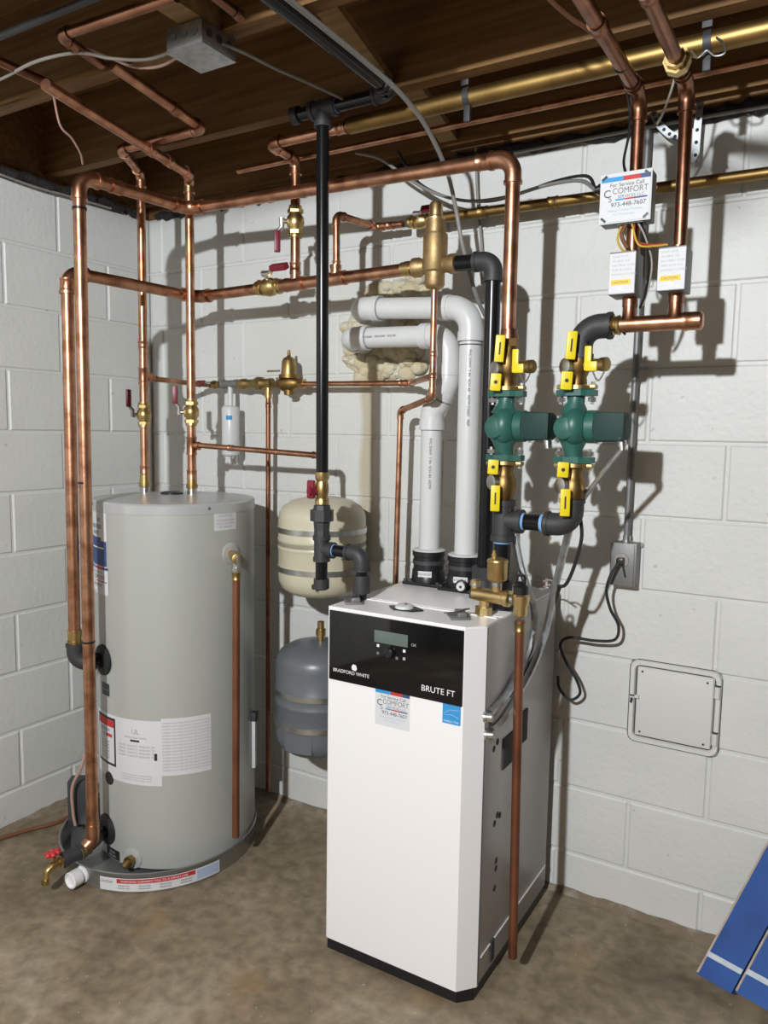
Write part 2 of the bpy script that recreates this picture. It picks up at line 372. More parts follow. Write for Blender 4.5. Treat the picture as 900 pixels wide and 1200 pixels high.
def block_wall(name, label, slab, place, start, end, even0, rot):
    wl = mk(name, slab, 'block_paint', None, label, kind='structure'); base = BASE[wl.name]
    for row in range(11):
        z0 = max(Z1+(row-1)*H, 0.0); z1 = Z1+row*H
        off = even0 if row % 2 == 0 else even0+H
        k = math.ceil((start-off)/(2*H)); xs = [start]
        while off+k*2*H < end-.02:
            if off+k*2*H > start+.02: xs.append(off+k*2*H)
            k += 1
        xs.append(end)
        for a, b in zip(xs, xs[1:]):
            o = bpy.data.objects.new('block', block_mesh(b-a, z1-z0)); col.objects.link(o)
            o.parent = wl; o.location = place(a if rot == 0 else b, z0)-base; o.rotation_euler = (R(random.uniform(-.12, .12)), 0, rot)
    return wl
block_wall('wall_back', 'white painted concrete block wall behind the boiler', MB().box((2.14, .060, ZTOP/2), (4.52, .112, ZTOP)),
           lambda a, z: Vector((a, random.uniform(-.0008, .0008), z)), 0.0, 4.4, 1.8973+H-8*H, 0.0)
# left wall: its own run along -y ; parameter s = -y
block_wall('wall_left', 'white painted concrete block wall beside the water heater', MB().box((-.060, -1.55, ZTOP/2), (.112, 3.1, ZTOP)),
           lambda s_, z: Vector((random.uniform(-.0008, .0008), -s_, z)), 0.0, 3.1, .4073-2*H, math.pi/2)
mk('wall_back_far', MB().box((5.35, .06, ZTOP/2), (1.9, .12, ZTOP)), 'dim_wall', kind='structure')
mk('wall_left_far', MB().box((-.06, -4.65, ZTOP/2), (.12, 3.1, ZTOP)), 'dim_wall', kind='structure')
mk('wall_right', MB().box((XMAX+.06, YMIN/2, 1.2), (.12, -YMIN, 2.4)), 'dim_wall', kind='structure')
mk('wall_front', MB().box((XMAX/2, YMIN-.06, 1.2), (XMAX+.24, .12, 2.4)), 'dim_wall', kind='structure')
# rough mortar lip where wall and floor meet
def lip(name, a, b, nrm, label):
    a, b, nrm = V3(a), V3(b), V3(nrm); d = b-a; L = d.length; d.normalize(); n = int(L/.03); vs = []; fs = []
    for i in range(n+1):
        p = a+d*L*i/n; dp = .022+random.uniform(-.004, .005); h = .013+random.uniform(-.003, .003)
        vs += [p+Vector((0, 0, h)), p+nrm*dp*.55+Vector((0, 0, h*.75)), p+nrm*dp]
    for i in range(n):
        for k in range(2): fs.append([i*3+k, i*3+k+1, i*3+3+k+1, i*3+3+k])
    mb = MB(); mb.add(vs, fs); return recalc(mk(name, mb, 'mortar_lip', None, label, kind='structure'))
lip('trim_1', (0, 0, 0), (3.6, 0, 0), (0, -1, 0), 'crumbly brown mortar lip along the foot of the back wall')
lip('trim_2', (0, -2.8, 0), (0, 0, 0), (1, 0, 0), 'crumbly brown mortar lip along the foot of the left wall')
# ceiling: subfloor with joists, blocking and the sill
JB = 2.200
ce = mk('ceiling', MB().box((XMAX/2, YMIN/2, JB+.235), (XMAX+.2, -YMIN+.2, .03)), 'joist_wood', None, 'dark open joist ceiling of the basement', kind='structure')
JY = [-.020-.4064*i for i in range(15)]
for y in JY: mk('joist', MB().box((XMAX/2-.02, y, JB+.11), (XMAX+.08, .038, .22)), 'joist_wood', ce)
def blocking(x, y0, y1, wd=.045): mk('blocking', MB().box((x, (y0+y1)/2, JB+.095), (wd, abs(y1-y0)-.04, .18)), 'blocking_wood_lit', ce)
def bridging(x, y0, y1, wd=.055):      # slanting cross bridging strip between two joists, low at the far joist
    a = Vector((x, y0-.022, JB+.020)); b = Vector((x, y1+.022, JB+.120)); d = b-a
    mk('bridging', MB().box((a+b)/2, (wd, d.length, .019), (1, 0, 0), d), 'blocking_wood_lit', ce)
blocking(1.13, JY[2], JY[3], .06); bridging(1.320, JY[1], JY[2]); bridging(1.300, JY[0], JY[1]); blocking(2.62, JY[1], JY[2]); blocking(2.5, JY[2], JY[3])
mk('sill_plate', MB().box((XMAX/2, .045, (ZTOP+JB)/2), (XMAX, .10, JB-ZTOP-.001)), 'joist_wood', ce)
mk('sill_plate', MB().box((-.06, -3, (ZTOP+JB)/2), (.10, 6, JB-ZTOP-.001)), 'joist_wood', ce)
mk('rim_board', MB().box((-.03, -3, JB+.11), (.04, 6, .22)), 'joist_wood', ce)
def ragged(a, b, nrm):
    a, b, nrm = V3(a), V3(b), V3(nrm); d = (b-a); L = d.length; d.normalize(); pts = []; rs = []
    for i in range(int(L/.025)+1):
        pts.append(a+d*i*.025+nrm*random.uniform(0, .012)+Vector((0, 0, random.uniform(-.012, .004)))); rs.append(random.uniform(.010, .021))
    return MB().sweep(pts, rs, 7)
mk('sill_sealer', ragged((0.05, -.006, ZTOP+.012), (3.4, -.006, ZTOP+.012), (0, -1, 0)), 'sealer', ce)
mk('sill_sealer', ragged((.006, -2.6, ZTOP+.012), (.006, -.05, ZTOP+.012), (1, 0, 0)), 'sealer', ce)

# ================================================================== BOILER
BX0, BX1, BY0, BY1, BZ = 1.264, 1.681, -.590, -.052, .922
bo = thing('boiler', 'white floor standing gas boiler with black control panel', 'boiler', ((BX0+BX1)/2, (BY0+BY1)/2, 0))
CH = .036
def boiler_outline(e=0): return [(BX0-e, BY1+e), (BX0-e, BY0-e), (BX1-CH, BY0-e), (BX1+e, BY0+CH*1.15), (BX1+e, BY1+e)]
base = MB().prism([(x, y) for x, y in [(BX0+.004, BY1-.004), (BX0+.004, BY0+.004), (BX1-CH, BY0+.004), (BX1-.004, BY0+CH), (BX1-.004, BY1-.004)]], (0, 0, 0), (1, 0, 0), (0, 1, 0), .030)
mk('base_plinth', base, 'black_plastic', bo, flat=True)
def side_box(x0, x1, y0, y1, z0, z1, ch=.002): return MB().box(((x0+x1)/2, (y0+y1)/2, (z0+z1)/2), (x1-x0, y1-y0, z1-z0), ch=ch)
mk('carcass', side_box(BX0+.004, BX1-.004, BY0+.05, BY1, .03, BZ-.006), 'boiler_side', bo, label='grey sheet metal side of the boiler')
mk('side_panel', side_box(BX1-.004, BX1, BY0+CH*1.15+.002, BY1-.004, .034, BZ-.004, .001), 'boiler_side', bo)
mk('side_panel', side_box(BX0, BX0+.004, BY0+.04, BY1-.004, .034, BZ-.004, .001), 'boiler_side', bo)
fp = MB().prism([(BX0, BY0+.05), (BX0, BY0+.004), (BX0+.004, BY0), (BX1-CH, BY0), (BX1, BY0+CH*1.15), (BX1, BY0+.05)], (0, 0, .031), (1, 0, 0), (0, 1, 0), BZ-.035)
recalc(mk('front_panel', fp, 'boiler_white', bo, smooth=15))
mk('top_panel', MB().prism([(BX0+.002, BY0+.002), (BX1-CH, BY0+.002), (BX1-.002, BY0+CH*1.15), (BX1-.002, BY0+.135), (BX0+.002, BY0+.135)], (0, 0, BZ-.006), (1, 0, 0), (0, 1, 0), .006), 'boiler_white', bo, flat=True)
mk('top_panel', side_box(BX0+.002, BX1-.002, BY0+.139, BY1-.002, BZ-.006, BZ+.0005, .001), 'boiler_white', bo)
mk('seam_strip', side_box(BX0+.01, BX1-.01, BY0+.118, BY0+.1225, BZ-.001, BZ+.0025, 0), 'boiler_white', bo, flat=True)
PZ0, PZ1 = .736, .914
cp = mk('control_panel', MB().box(((BX0+.008+BX1-CH-.002)/2, BY0-.0015, (PZ0+PZ1)/2), (BX1-CH-.010-BX0, .005, PZ1-PZ0), ch=.001), 'black_gloss', bo, label='glossy black control panel')
FY = BY0-.0050
mk('display', MB().box((1.453, FY, .868), (.093, .003, .030), ch=.0008), 'screen', cp)
mk('knob', MB().lathe((1.451, FY+.001, .833), (0, -1, 0), [(0, .013), (.010, .0115), (.012, .009)], 20), 'black_plastic', cp)
for bx, bz, mm in ((1.417, .845, 'print_white'), (1.490, .843, 'print_white'), (1.490, .824, 'print_grey'), (1.417, .826, 'print_dark_grey'), (1.470, .822, 'print_dark_grey')):
    mk('button', MB().box((bx, FY, bz), (.007, .0012, .007), ch=.0004), mm, cp)
t = MB(); flat_text(t, 'OK', .010, (1.508, FY, .858), (1, 0, 0), (0, 0, 1)); mk('lettering', t, 'print_grey', cp, flat=True)
t = MB(); flat_text(t, 'BRADFORD WHITE', .0125, (1.285, FY, .7585), (1, 0, 0), (0, 0, 1), bold=.0005)
t.prism([(0, 0), (.010, -.003), (.015, .003), (.012, .012), (.004, .014), (-.001, .008)], (1.342, FY+.0002, .772), (1, 0, 0), (0, 0, 1), .0002); mk('maker_lettering', t, 'print_white', cp, flat=True)
t = MB(); flat_text(t, 'BRUTE FT', .0205, (1.537, FY, .756), (1, 0, 0), (0, 0, 1), bold=.0008); mk('model_lettering', t, 'print_white', cp, flat=True)
def service_sticker(parent, o, U, Vv, N, wd, ht, back=True):
    o = V3(o); U = V3(U).normalized(); Vv = V3(Vv).normalized(); N = V3(N).normalized()
    s = mk('service_sticker', MB().box(o+U*wd/2+Vv*ht/2, (wd, ht, .0008), U, Vv), 'paper', parent, label='white service sticker with blue and red stripe', flat=True)
    o = o+N*.0008; mkq = lambda x0, x1, y0, y1, m, nm='stripe': mk(nm, MB().add([o+U*x0*wd+Vv*y0*ht, o+U*x1*wd+Vv*y0*ht, o+U*x1*wd+Vv*y1*ht, o+U*x0*wd+Vv*y1*ht], [[0, 1, 2, 3]]), m, s, flat=True)
    mkq(0, .45, .90, 1, 'print_blue'); mkq(.45, .80, .90, 1, 'print_red'); mkq(.80, 1, .90, 1, 'print_navy')
    mkq(.30, .50, .47, .505, 'print_blue'); mkq(.50, .68, .47, .505, 'print_red'); mkq(.68, .95, .47, .505, 'print_navy')
    def tx(st, size, x, y, m, sx=1, bold=0, al='CENTER'):
        t = MB(); flat_text(t, st, size*ht, o+U*x*wd+Vv*y*ht, U, Vv, al, bold*ht, sx); mk('lettering', t, m, s, flat=True)
    tx('For Service Call', .12, .53, .78, 'print_black', bold=.004); tx('COMFORT', .19, .60, .62, 'print_dark_grey', .88)
    tx('SERVICES LLC', .095, .62, .52, 'print_dark_grey', 1.05)
    tx('C', .24, .13, .56, 'print_black', bold=.006); tx('S', .20, .19, .45, 'print_dark_grey', bold=.004)
    tx('973-448-7607', .14, .57, .33, 'print_black', bold=.004)
    tx('Heating  Cooling  Plumbing', .072, .5, .23, 'print_pale_blue', 1.0); tx('Air Conditioning', .072, .48, .14, 'print_pale_blue')
    return s
service_sticker(bo, (1.409, BY0-.0006, .646), (1, 0, 0), (0, 0, 1), (0, -1, 0), .096, .090)
es = mk('energy_label', MB().box((1.616, BY0-.0008, .7115), (.046, .001, .046)), 'print_blue', bo, label='small blue energy label', flat=True)
t = MB(); t.sweep(fillet([(1.598, BY0-.0016, .712), (1.611, BY0-.0016, .722), (1.636, BY0-.0016, .724)], .01, 5), .0007, 5)
t.sweep(fillet([(1.599, BY0-.0016, .708), (1.617, BY0-.0016, .7115), (1.634, BY0-.0016, .706)], .01, 5), .0007, 5); mk('emblem', t, 'print_pale_blue', es)
t = MB(); flat_text(t, 'ENERGY STAR', .0062, (1.616, BY0-.0016, .6925), (1, 0, 0), (0, 0, 1), 'CENTER'); mk('lettering', t, 'print_white', es, flat=True)
# right side: handle recess, knockouts, screws
def side_dark(nm, y, z, wy, wz, ch=.002): return mk(nm, MB().box((BX1+.001, y, z), (.006, wy, wz), ch=min(ch, .0012)), 'shade_and_dark_parts', bo)
side_dark('handle_recess', -.395, .572, .075, .080); side_dark('handle_recess', -.285, .598, .040, .085)  # raised dark plates, shade of the recesses painted by colour
for y, z in ((-.465, .617), (-.487, .607), (-.452, .425), (-.468, .410), (-.435, .417), (-.450, .305), (-.450, .285), (-.455, .235)):
    mk('knockout_hole', MB().cyl((BX1-.001, y, z), (BX1+.001, y, z), .0085, 10), 'shade_and_dark_parts', bo)
side_dark('foot_bracket', -.462, .075, .022, .055)
mk('bottom_rail', side_box(BX1-.001, BX1+.002, BY0+.06, BY1-.01, .095, .099, 0), 'boiler_white', bo, flat=True)
# top: three latches
for lx, ly, mm in ((1.295, -.520, 0), (1.442, -.512, 1), (1.590, -.512, 0)):
    if mm == 0:
        b = MB().box((lx, ly, BZ+.003), (.046, .060, .005), (.8, .6, 0), (-.6, .8, 0), ch=.001); b.box((lx+.006, ly, BZ+.011), (.022, .046, .012), (.8, .6, 0), (-.6, .8, 0), ch=.002)
        la = mk('toggle_latch', b, 'grey_metal', bo)
        mk('wire_loop', MB().sweep(fillet([(lx-.03, ly-.016, BZ+.010), (lx+.010, ly-.028, BZ+.020), (lx+.020, ly+.022, BZ+.020), (lx-.018, ly+.030, BZ+.010)], .004, 3), .0016, 6), 'dark_plastic', la)
    else:
        la = mk('gauge_plate', MB().prism([(-.044, 0), (-.018, -.024), (.030, -.018), (.050, .006), (.018, .027), (-.024, .021)], (lx, ly, BZ), (1, 0, 0), (0, 1, 0), .004), 'black_plastic', bo, flat=True)
        mk('dial', MB().lathe((lx, ly, BZ+.004), (0, 0, 1), [(0, .024), (.006, .023), (.009, .016)], 20), 'pvc', la); mk('pointer', MB().cyl((lx+.004, ly, BZ+.012), (lx+.004, ly, BZ+.0145), .003, 8), 'black_plastic', la)
# flue and air collars with the plastic pipes above
def collar(x, y, label, txt, cap):
    c = thing('vent_collar', label, 'vent collar', (x, y, BZ))
    mk('flange', MB().box((x, y, BZ+.005), (.118, .105, .010), ch=.003), 'black_plastic', c)
    mk('body', MB().lathe((x, y, BZ+.008), (0, 0, 1), [(0, .050), (.035, .047), (.038, .0445), (.074, .0445), (.076, .048), (.090, .048), (.0915, .034)], 28), 'black_plastic', c)
    mk('clamp_band', MB().lathe((x, y, BZ+.060), (0, 0, 1), [(0, .0455), (0, .0472), (.011, .0472), (.011, .0455)], 28), 'dark_plastic', c)
    mk('seal_ring', MB().lathe((x, y, BZ+.0965), (0, 0, 1), [(0, .0475), (.004, .0475), (.007, .042), (.007, .031)], 28), 'pvc', c)
    a = math.atan2(-2.147-y, 2.354-x)-.22; n = Vector((math.cos(a), math.sin(a), 0)); u = Vector((-n.y, n.x, 0))
    p = Vector((x, y, BZ+.035)); s = mk('label_sticker', MB().box(p+n*.048, (.040, .017, .0012), u, (0, 0, 1)), 'paper', c, flat=True)
    t = MB(); flat_text(t, txt, .0095, p+n*.0491+Vector((0, 0, -.003)), u, (0, 0, 1), 'CENTER'); mk('lettering', t, 'print_dark_grey', s, flat=True)
    for sx in (-1, 1): mk('bolt', hexnut(MB(), (x+sx*.052, y-.044, BZ+.010), (0, 0, 1), .006, .006), 'dark_plastic', c, flat=True)
    if cap:
        q = Vector((x+.018, y-.055, BZ+.022)); k = mk('test_port', MB().lathe(q, (.25, -1, 0), [(0, .017), (.012, .017), (.014, .014)], 18), 'black_plastic', c)
        mk('port_cap', MB().lathe(q+Vector((.003, -.0135, 0)), (.25, -1, 0), [(0, .0125), (.003, .0115)], 16), 'pvc', k); mk('port_screw', MB().cyl(q+Vector((.004, -.0165, 0)), q+Vector((.0045, -.0185, 0)), .004, 6), 'black_plastic', k)
collar(1.338, -.185, 'black vent collar on the boiler top under the left white pipe', 'EXHAUST', False)
collar(1.462, -.205, 'black vent collar with round test port under the right white pipe', 'INTAKE AIR', True)
PR = .0301
def pvc_print(root, txt, a, b, n, size):
    a, b, n = V3(a), V3(b), V3(n).normalized(); d = (b-a).normalized(); n = (n-d*n.dot(d)).normalized(); t = MB()
    flat_text(t, txt, size, a+n*(PR+.0010)-n.cross(d)*size*.35, d, n.cross(d) if n.cross(d).dot(Vector((0, 0, 1))) >= -.1 else -n.cross(d)); mk('print', t, 'print_black', root, flat=True)
def pvc_run(label, pts, bends, extra):
    root = thing('white_vent_pipe', label, 'vent pipe', min([V3(p) for p in pts], key=lambda p: p.z)); pts = [V3(p) for p in pts]
    for i in range(len(pts)-1):
        a, b = pts[i].copy(), pts[i+1].copy(); d = (b-a).normalized()
        if i > 0: a += d*bends*math.tan((pts[i]-pts[i-1]).angle(d)/2)
        if i < len(pts)-2: b -= d*bends*math.tan(d.angle(pts[i+2]-pts[i+1])/2)
        mk('pipe', MB().cyl(a, b, PR, 24), 'pvc', root)
    for i in range(1, len(pts)-1):
        d1 = (pts[i]-pts[i-1]).normalized(); d2 = (pts[i+1]-pts[i]).normalized(); t = bends*math.tan(d1.angle(d2)/2); so = .032
        mb = MB(); mb.sweep(fillet([pts[i]-d1*(t+so), pts[i], pts[i]+d2*(t+so)], bends, 10), PR*1.12, 22)
        mb.cyl(pts[i]-d1*(t+so), pts[i]-d1*(t+so-.026), PR*1.20, 22); mb.cyl(pts[i]+d2*(t+so), pts[i]+d2*(t+so-.026), PR*1.20, 22); mk('elbow', mb, 'pvc', root)
        for p in (pts[i]-d1*(t+so+.002), ): mk('purple_primer_ring', MB().cyl(p-d1*.0008, p+d1*.0008, PR*1.01, 22), 'print_grey', root)
    return root
va = pvc_run('white plastic vent pipe rising tallest beside the black iron pipe', [(1.462, -.205, BZ+.097), (1.462, -.205, 1.700), (1.09, -.205, 1.722), (1.055, .0, 1.722)], .062, None)
vb = pvc_run('white plastic vent pipe with an offset bend beside the copper tube', [(1.338, -.185, BZ+.097), (1.338, -.185, 1.415), (1.386, -.185, 1.500), (1.386, -.185, 1.632), (1.045, -.185, 1.640), (1.01, .0, 1.640)], .055, None)
nn = (.40, -.92, 0)
pvc_print(va, 'PVC-DWV  2 IN  SCH 40   ASTM D2665   NSF', (1.462, -.205, 1.585), (1.462, -.205, 1.06), nn, .0105)
pvc_print(vb, 'PVC-DWV  2 IN  SCH 40  ASTM', (1.338, -.185, 1.345), (1.338, -.185, 1.04), nn, .0105)
pvc_print(vb, 'ASTM D2665   NSF-DWV   SCH 40', (1.105, -.185, 1.636), (1.30, -.185, 1.634), (.15, -1, .05), .0085)
mk('band', MB().cyl((1.462, -.205, 1.598), (1.462, -.205, 1.601), PR*1.02, 22), 'print_black', va)

# ================================================================== WATER HEATER
TC = Vector((.520, -.385, 0)); TR = .25; TZ0, TZ1 = .022, 1.142
def tp(th, z, r=TR):      # point on the jacket, th degrees to the right of the side that faces the camera
    a = R(-43.8+th); return TC+Vector((math.cos(a)*r, math.sin(a)*r, z))
def tn(th): a = R(-43.8+th); return Vector((math.cos(a), math.sin(a), 0))
wh = thing('water_heater', 'tall grey cylindrical indirect water heater in a drain pan', 'water heater', (TC.x, TC.y, .003))
mk('jacket', MB().lathe((TC.x, TC.y, TZ0), (0, 0, 1), [(0, TR-.004), (.004, TR), (TZ1-TZ0-.032, TR), (TZ1-TZ0-.032, TR-.003)], 72), 'tank_grey', wh)
mk('top_cap', MB().lathe((TC.x, TC.y, TZ1-.032), (0, 0, 1), [(0, TR+.002), (.026, TR+.002), (.031, TR-.002), (.0325, TR-.010), (.034, TR-.05), (.036, .02)], 72), 'tank_top', wh)
mk('base_ring', MB().lathe((TC.x, TC.y, .004), (0, 0, 1), [(0, TR-.03), (.018, TR-.03)], 40), 'black_plastic', wh)
mk('anode_cover', MB().lathe((.452, -.335, TZ1+.003), (0, 0, 1), [(0, .036), (.006, .036), (.009, .028)], 24), 'black_plastic', wh)
mk('rim_screw', MB().cyl(tp(22, TZ1-.014, TR+.001), tp(22, TZ1-.014, TR+.005), .004, 8), 'steel', wh)
mk('rim_screw', MB().cyl(tp(-78, TZ1-.014, TR+.001), tp(-78, TZ1-.014, TR+.006), .005, 8), 'black_plastic', wh)
def patch(nm, parent, t0, t1, z0, z1, m, e=.0008, C=TC, Rr=TR, a0=-43.8, n=None):
    n = n or max(2, int(abs(t1-t0)/3)); vs = []; fs = []
    for i in range(n+1):
        a = R(a0+t0+(t1-t0)*i/n); d = Vector((math.cos(a), math.sin(a), 0))
        vs += [C+d*(Rr+e)+Vector((0, 0, z0)), C+d*(Rr+e)+Vector((0, 0, z1))]
    for i in range(n): fs.append([2*i, 2*i+2, 2*i+3, 2*i+1])
    return mk(nm, MB().add(vs, fs), m, parent)
def bent(nm, parent, txts, m, e=.0012, C=TC, Rr=TR, a0=-43.8):
    mb = MB()
    for st, size, th, z, al, sx, bold in txts:
        vs, fs = text_geo(st, size, al, bold); out = []
        for v in vs:
            a = R(a0+th)+v.x*sx/Rr; out.append(C+Vector((math.cos(a), math.sin(a), 0))*(Rr+e)+Vector((0, 0, z+v.y)))
        mb.add(out, fs)
    o_ = mk(nm, mb, m, parent, flat=True)
    if len(txts) > 1: o_['kind'] = 'stuff'
    return o_
lb = patch('brand_label', wh, -84, -52.5, .858, 1.108, 'paper'); lb['label'] = 'white label with black name and blue tank shape'
patch('blue_tank_picture', lb, -84, -53, .946, 1.022, 'print_navy', .0012); patch('blue_tank_picture', lb, -82, -60, 1.015, 1.032, 'print_navy', .0011)
patch('picture_shine', lb, -78, -56, .9985, 1.0025, 'print_white', .0016)
bent('lettering', lb, [('THE', .016, -64, 1.080, 'CENTER', 1, .0006), ('BRADFORD', .019, -68, 1.058, 'CENTER', .80, .0004), ('WHITE', .019, -69, 1.038, 'CENTER', .80, .0004)], 'print_black')
ss = patch('service_sticker', wh, -83, -51.5, .862, .943, 'paper', .0016)
patch('stripe', ss, -83, -70, .935, .943, 'print_blue', .002); patch('stripe', ss, -70, -58, .935, .943, 'print_red', .002); patch('stripe', ss, -58, -51.5, .935, .943, 'print_navy', .002)
patch('stripe', ss, -70, -60, .8965, .8995, 'print_red', .002); patch('stripe', ss, -60, -53, .8965, .8995, 'print_navy', .002)
bent('lettering', ss, [('For Service Call', .011, -67, .922, 'CENTER', 1, .0003), ('COMFORT', .017, -65, .905, 'CENTER', 1, .0003), ('973-448-7607', .012, -67, .882, 'CENTER', 1, .0003)], 'print_dark_grey', .0022)
rl = patch('rating_label', wh, 26, 45.5, 1.058, 1.112, 'paper'); rl['label'] = 'small white notice by the rim'
bent('lettering', rl, [('NOTICE', .011, 35.5, 1.098, 'CENTER', 1.3, .0003), ('WATER OUTLET RELIEF', .0085, 35.5, 1.086, 'CENTER', .75, 0), ('INSTALL VALVE HERE', .0085, 35.5, 1.076, 'CENTER', .8, 0), ('SEE MANUAL', .0085, 35.5, 1.066, 'CENTER', 1, 0)], 'print_grey')
dl = patch('data_label', wh, -75, -11.5, .290, .492, 'paper'); dl['label'] = 'large white data label with lines of print'
d2 = patch('text_label', wh, -11.5, 22.5, .322, .500, 'paper')
w1 = patch('warning_frame', dl, -72, -47.5, .330, .482, 'print_black', .0012); patch('warning_panel', dl, -70, -49, .338, .474, 'paper', .0016); patch('warning_heading', dl, -70, -49, .452, .474, 'print_red', .002)
bent('lettering', dl, [('DANGER', .014, -60, .436, 'CENTER', 1, .0006), ('HOT', .016, -60, .418, 'CENTER', 1, .0003)]+[('water can scald', .0085, -60, .400-.010*k, 'CENTER', .9, 0) for k in range(6)], 'print_dark_grey', .0022)
patch('warning_mark', dl, -58, -51, .420, .430, 'print_red', .0024)
bent('lettering', dl, [('UL', .022, -30, .448, 'CENTER', 1, .0008), ('BRADFORD WHITE', .0085, -30, .434, 'CENTER', 1, .0002)]+[('MODEL  CAPACITY  PRESSURE  PSI', .008, -30, .408-.0105*k, 'CENTER', 1.0, 0) for k in range(4)]+[('max test pressure water temp', .0065, -30, .318-.008*k, 'CENTER', 1.25, 0) for k in range(3)], 'print_grey', .0018)
patch('black_bar', dl, -34, -27, .424, .430, 'print_black', .0018); patch('black_bar', dl, -16.5, -14.5, .370, .392, 'print_black', .0018)
bent('lettering', d2, [('installation must comply with local code and instructions', .0078, 5.5, .484-.0098*k, 'CENTER', .80, 0) for k in range(16)], 'print_grey', .0014)
patch('port_label', wh, -64, -53.5, .546, .585, 'black_plastic', .001)
bent('lettering', wh, [('BOILER SUPPLY', .0075, -58.5, .562, 'CENTER', .75, 0)], 'print_grey', .0014)
patch('port_label', wh, -62, -46, .028, .060, 'black_plastic', .001)
bent('lettering', wh, [('BOILER', .009, -54, .046, 'CENTER', 1, .0002), ('RETURN', .009, -54, .034, 'CENTER', 1, .0002)], 'print_grey', .0014)
# ports
for z in (.655, .112): mk('port_gasket', MB().lathe(tp(-61, z, TR-.002), tn(-61), [(0, .048), (.008, .047), (.014, .036), (.016, .024)], 28), 'rubber', wh)
mk('port_gasket', MB().lathe(tp(-56, .285, TR-.002), tn(-56), [(0, .022), (.005, .020), (.006, .008)], 20), 'rubber', wh)
dr = mk('drain_escutcheon', MB().lathe(tp(-34, .052, TR-.001), tn(-34), [(0, .032), (.003, .031), (.005, .024)], 24), 'tank_top', wh)
dv = MB().lathe(tp(-34, .052, TR+.002), tn(-34), [(0, .013), (.012, .013), (.012, .016), (.022, .016), (.022, .011)], 16); dv.lathe(tp(-34, .052, TR+.018), Vector((-.1, -.9, -.5)), [(0, .010), (.012, .012), (.022, .012)], 12); mk('drain_valve', dv, 'brass_dull', wh)
tw = mk('sensor_clip', MB().box(tp(70, .345, TR+.006), (.012, .020, .190), tn(70), tn(160), ch=.003), 'pvc', wh)
mk('clip_bracket', MB().box(tp(70, .425, TR+.008), (.020, .026, .030), tn(70), tn(160), ch=.003), 'dark_plastic', wh)
# pan under the heater
PC = Vector((.483, -.433, 0)); PRr = .312
pan = thing('drain_pan', 'round grey metal drain pan under the water heater', 'drain pan', (PC.x, PC.y, 0))
mk('pan_body', MB().lathe((PC.x, PC.y, 0), (0, 0, 1), [(.0, PRr-.006), (.003, PRr-.003), (.056, PRr), (.060, PRr+.003), (.062, PRr), (.060, PRr-.004), (.004, PRr-.008), (.0035, .05)], 72), 'pan_metal', pan)
pa0 = math.degrees(math.atan2(-2.147-PC.y, 2.354-PC.x))
pl = patch('pan_label', pan, -34, 33, .006, .046, 'paper', .0012, PC, PRr, pa0); patch('red_band', pl, -24, 18, .031, .044, 'print_red', .002, PC, PRr, pa0)
patch('grey_band', pl, 19, 32, .012, .042, 'print_pale_blue', .002, PC, PRr, pa0)
bent('lettering', pl, [('CAUTION', .011, -30, .030, 'CENTER', .8, .0003)]+[('drain pan notice', .0075, -20+11*k, .022-.008*j, 'CENTER', .7, 0) for k in range(4) for j in range(2)], 'print_dark_grey', .0022, PC, PRr, pa0)
bent('lettering', pl, [('WARNING: CONNECT PAN TO A DRAIN LINE', .0085, -4, .0345, 'CENTER', 1.1, 0)], 'print_white', .0026, PC, PRr, pa0)
pf = R(pa0-47); pn = Vector((math.cos(pf), math.sin(pf), 0)); pp = PC+pn*(PRr-.004)+Vector((0, 0, .032))
mk('outlet_fitting', MB().lathe(pp, pn, [(0, .026), (.006, .026), (.006, .019), (.018, .019), (.018, .0245), (.046, .0245), (.048, .021), (.040, .019)], 24), 'pvc_fitting', pan)

# relief valve of the water heater and its discharge pipe
rv = thing('relief_valve', 'brass temperature relief valve on the water heater side', 'relief valve', tp(40, .95))
pq = tp(40, .985); nq = tn(40); vx = Vector((.848, -.462, .985))
mk('escutcheon', MB().lathe(tp(40, .985, TR-.001), nq, [(0, .034), (.003, .033), (.006, .022)], 24), 'tank_top', rv)
dd = (vx-pq).normalized()
mk('body', MB().lathe(pq+dd*.003, dd, [(0, .011), (.05, .011), (.05, .016), (.075, .018), (.112, .017), (.114, .012)], 16), 'brass', rv)
mk('outlet', MB().lathe(vx+Vector((0, 0, .0)), (0, 0, -1), [(0, .013), (.026, .013), (.026, .016), (.040, .016)], 12), 'steel', rv)
mk('test_lever', MB().box(vx+dd*.030+Vector((0, 0, -.012)), (.004, .012, .052), dd, dd.cross(Vector((0, 0, 1))), ch=.001), 'steel', rv)
run('discharge_pipe', 'copper discharge pipe hanging along the front of the water heater', [(.846, -.462, .948), (.842, -.466, .125)], .0111, 'copper_matte', couplings=[(0, .02)], em='brass_dull')

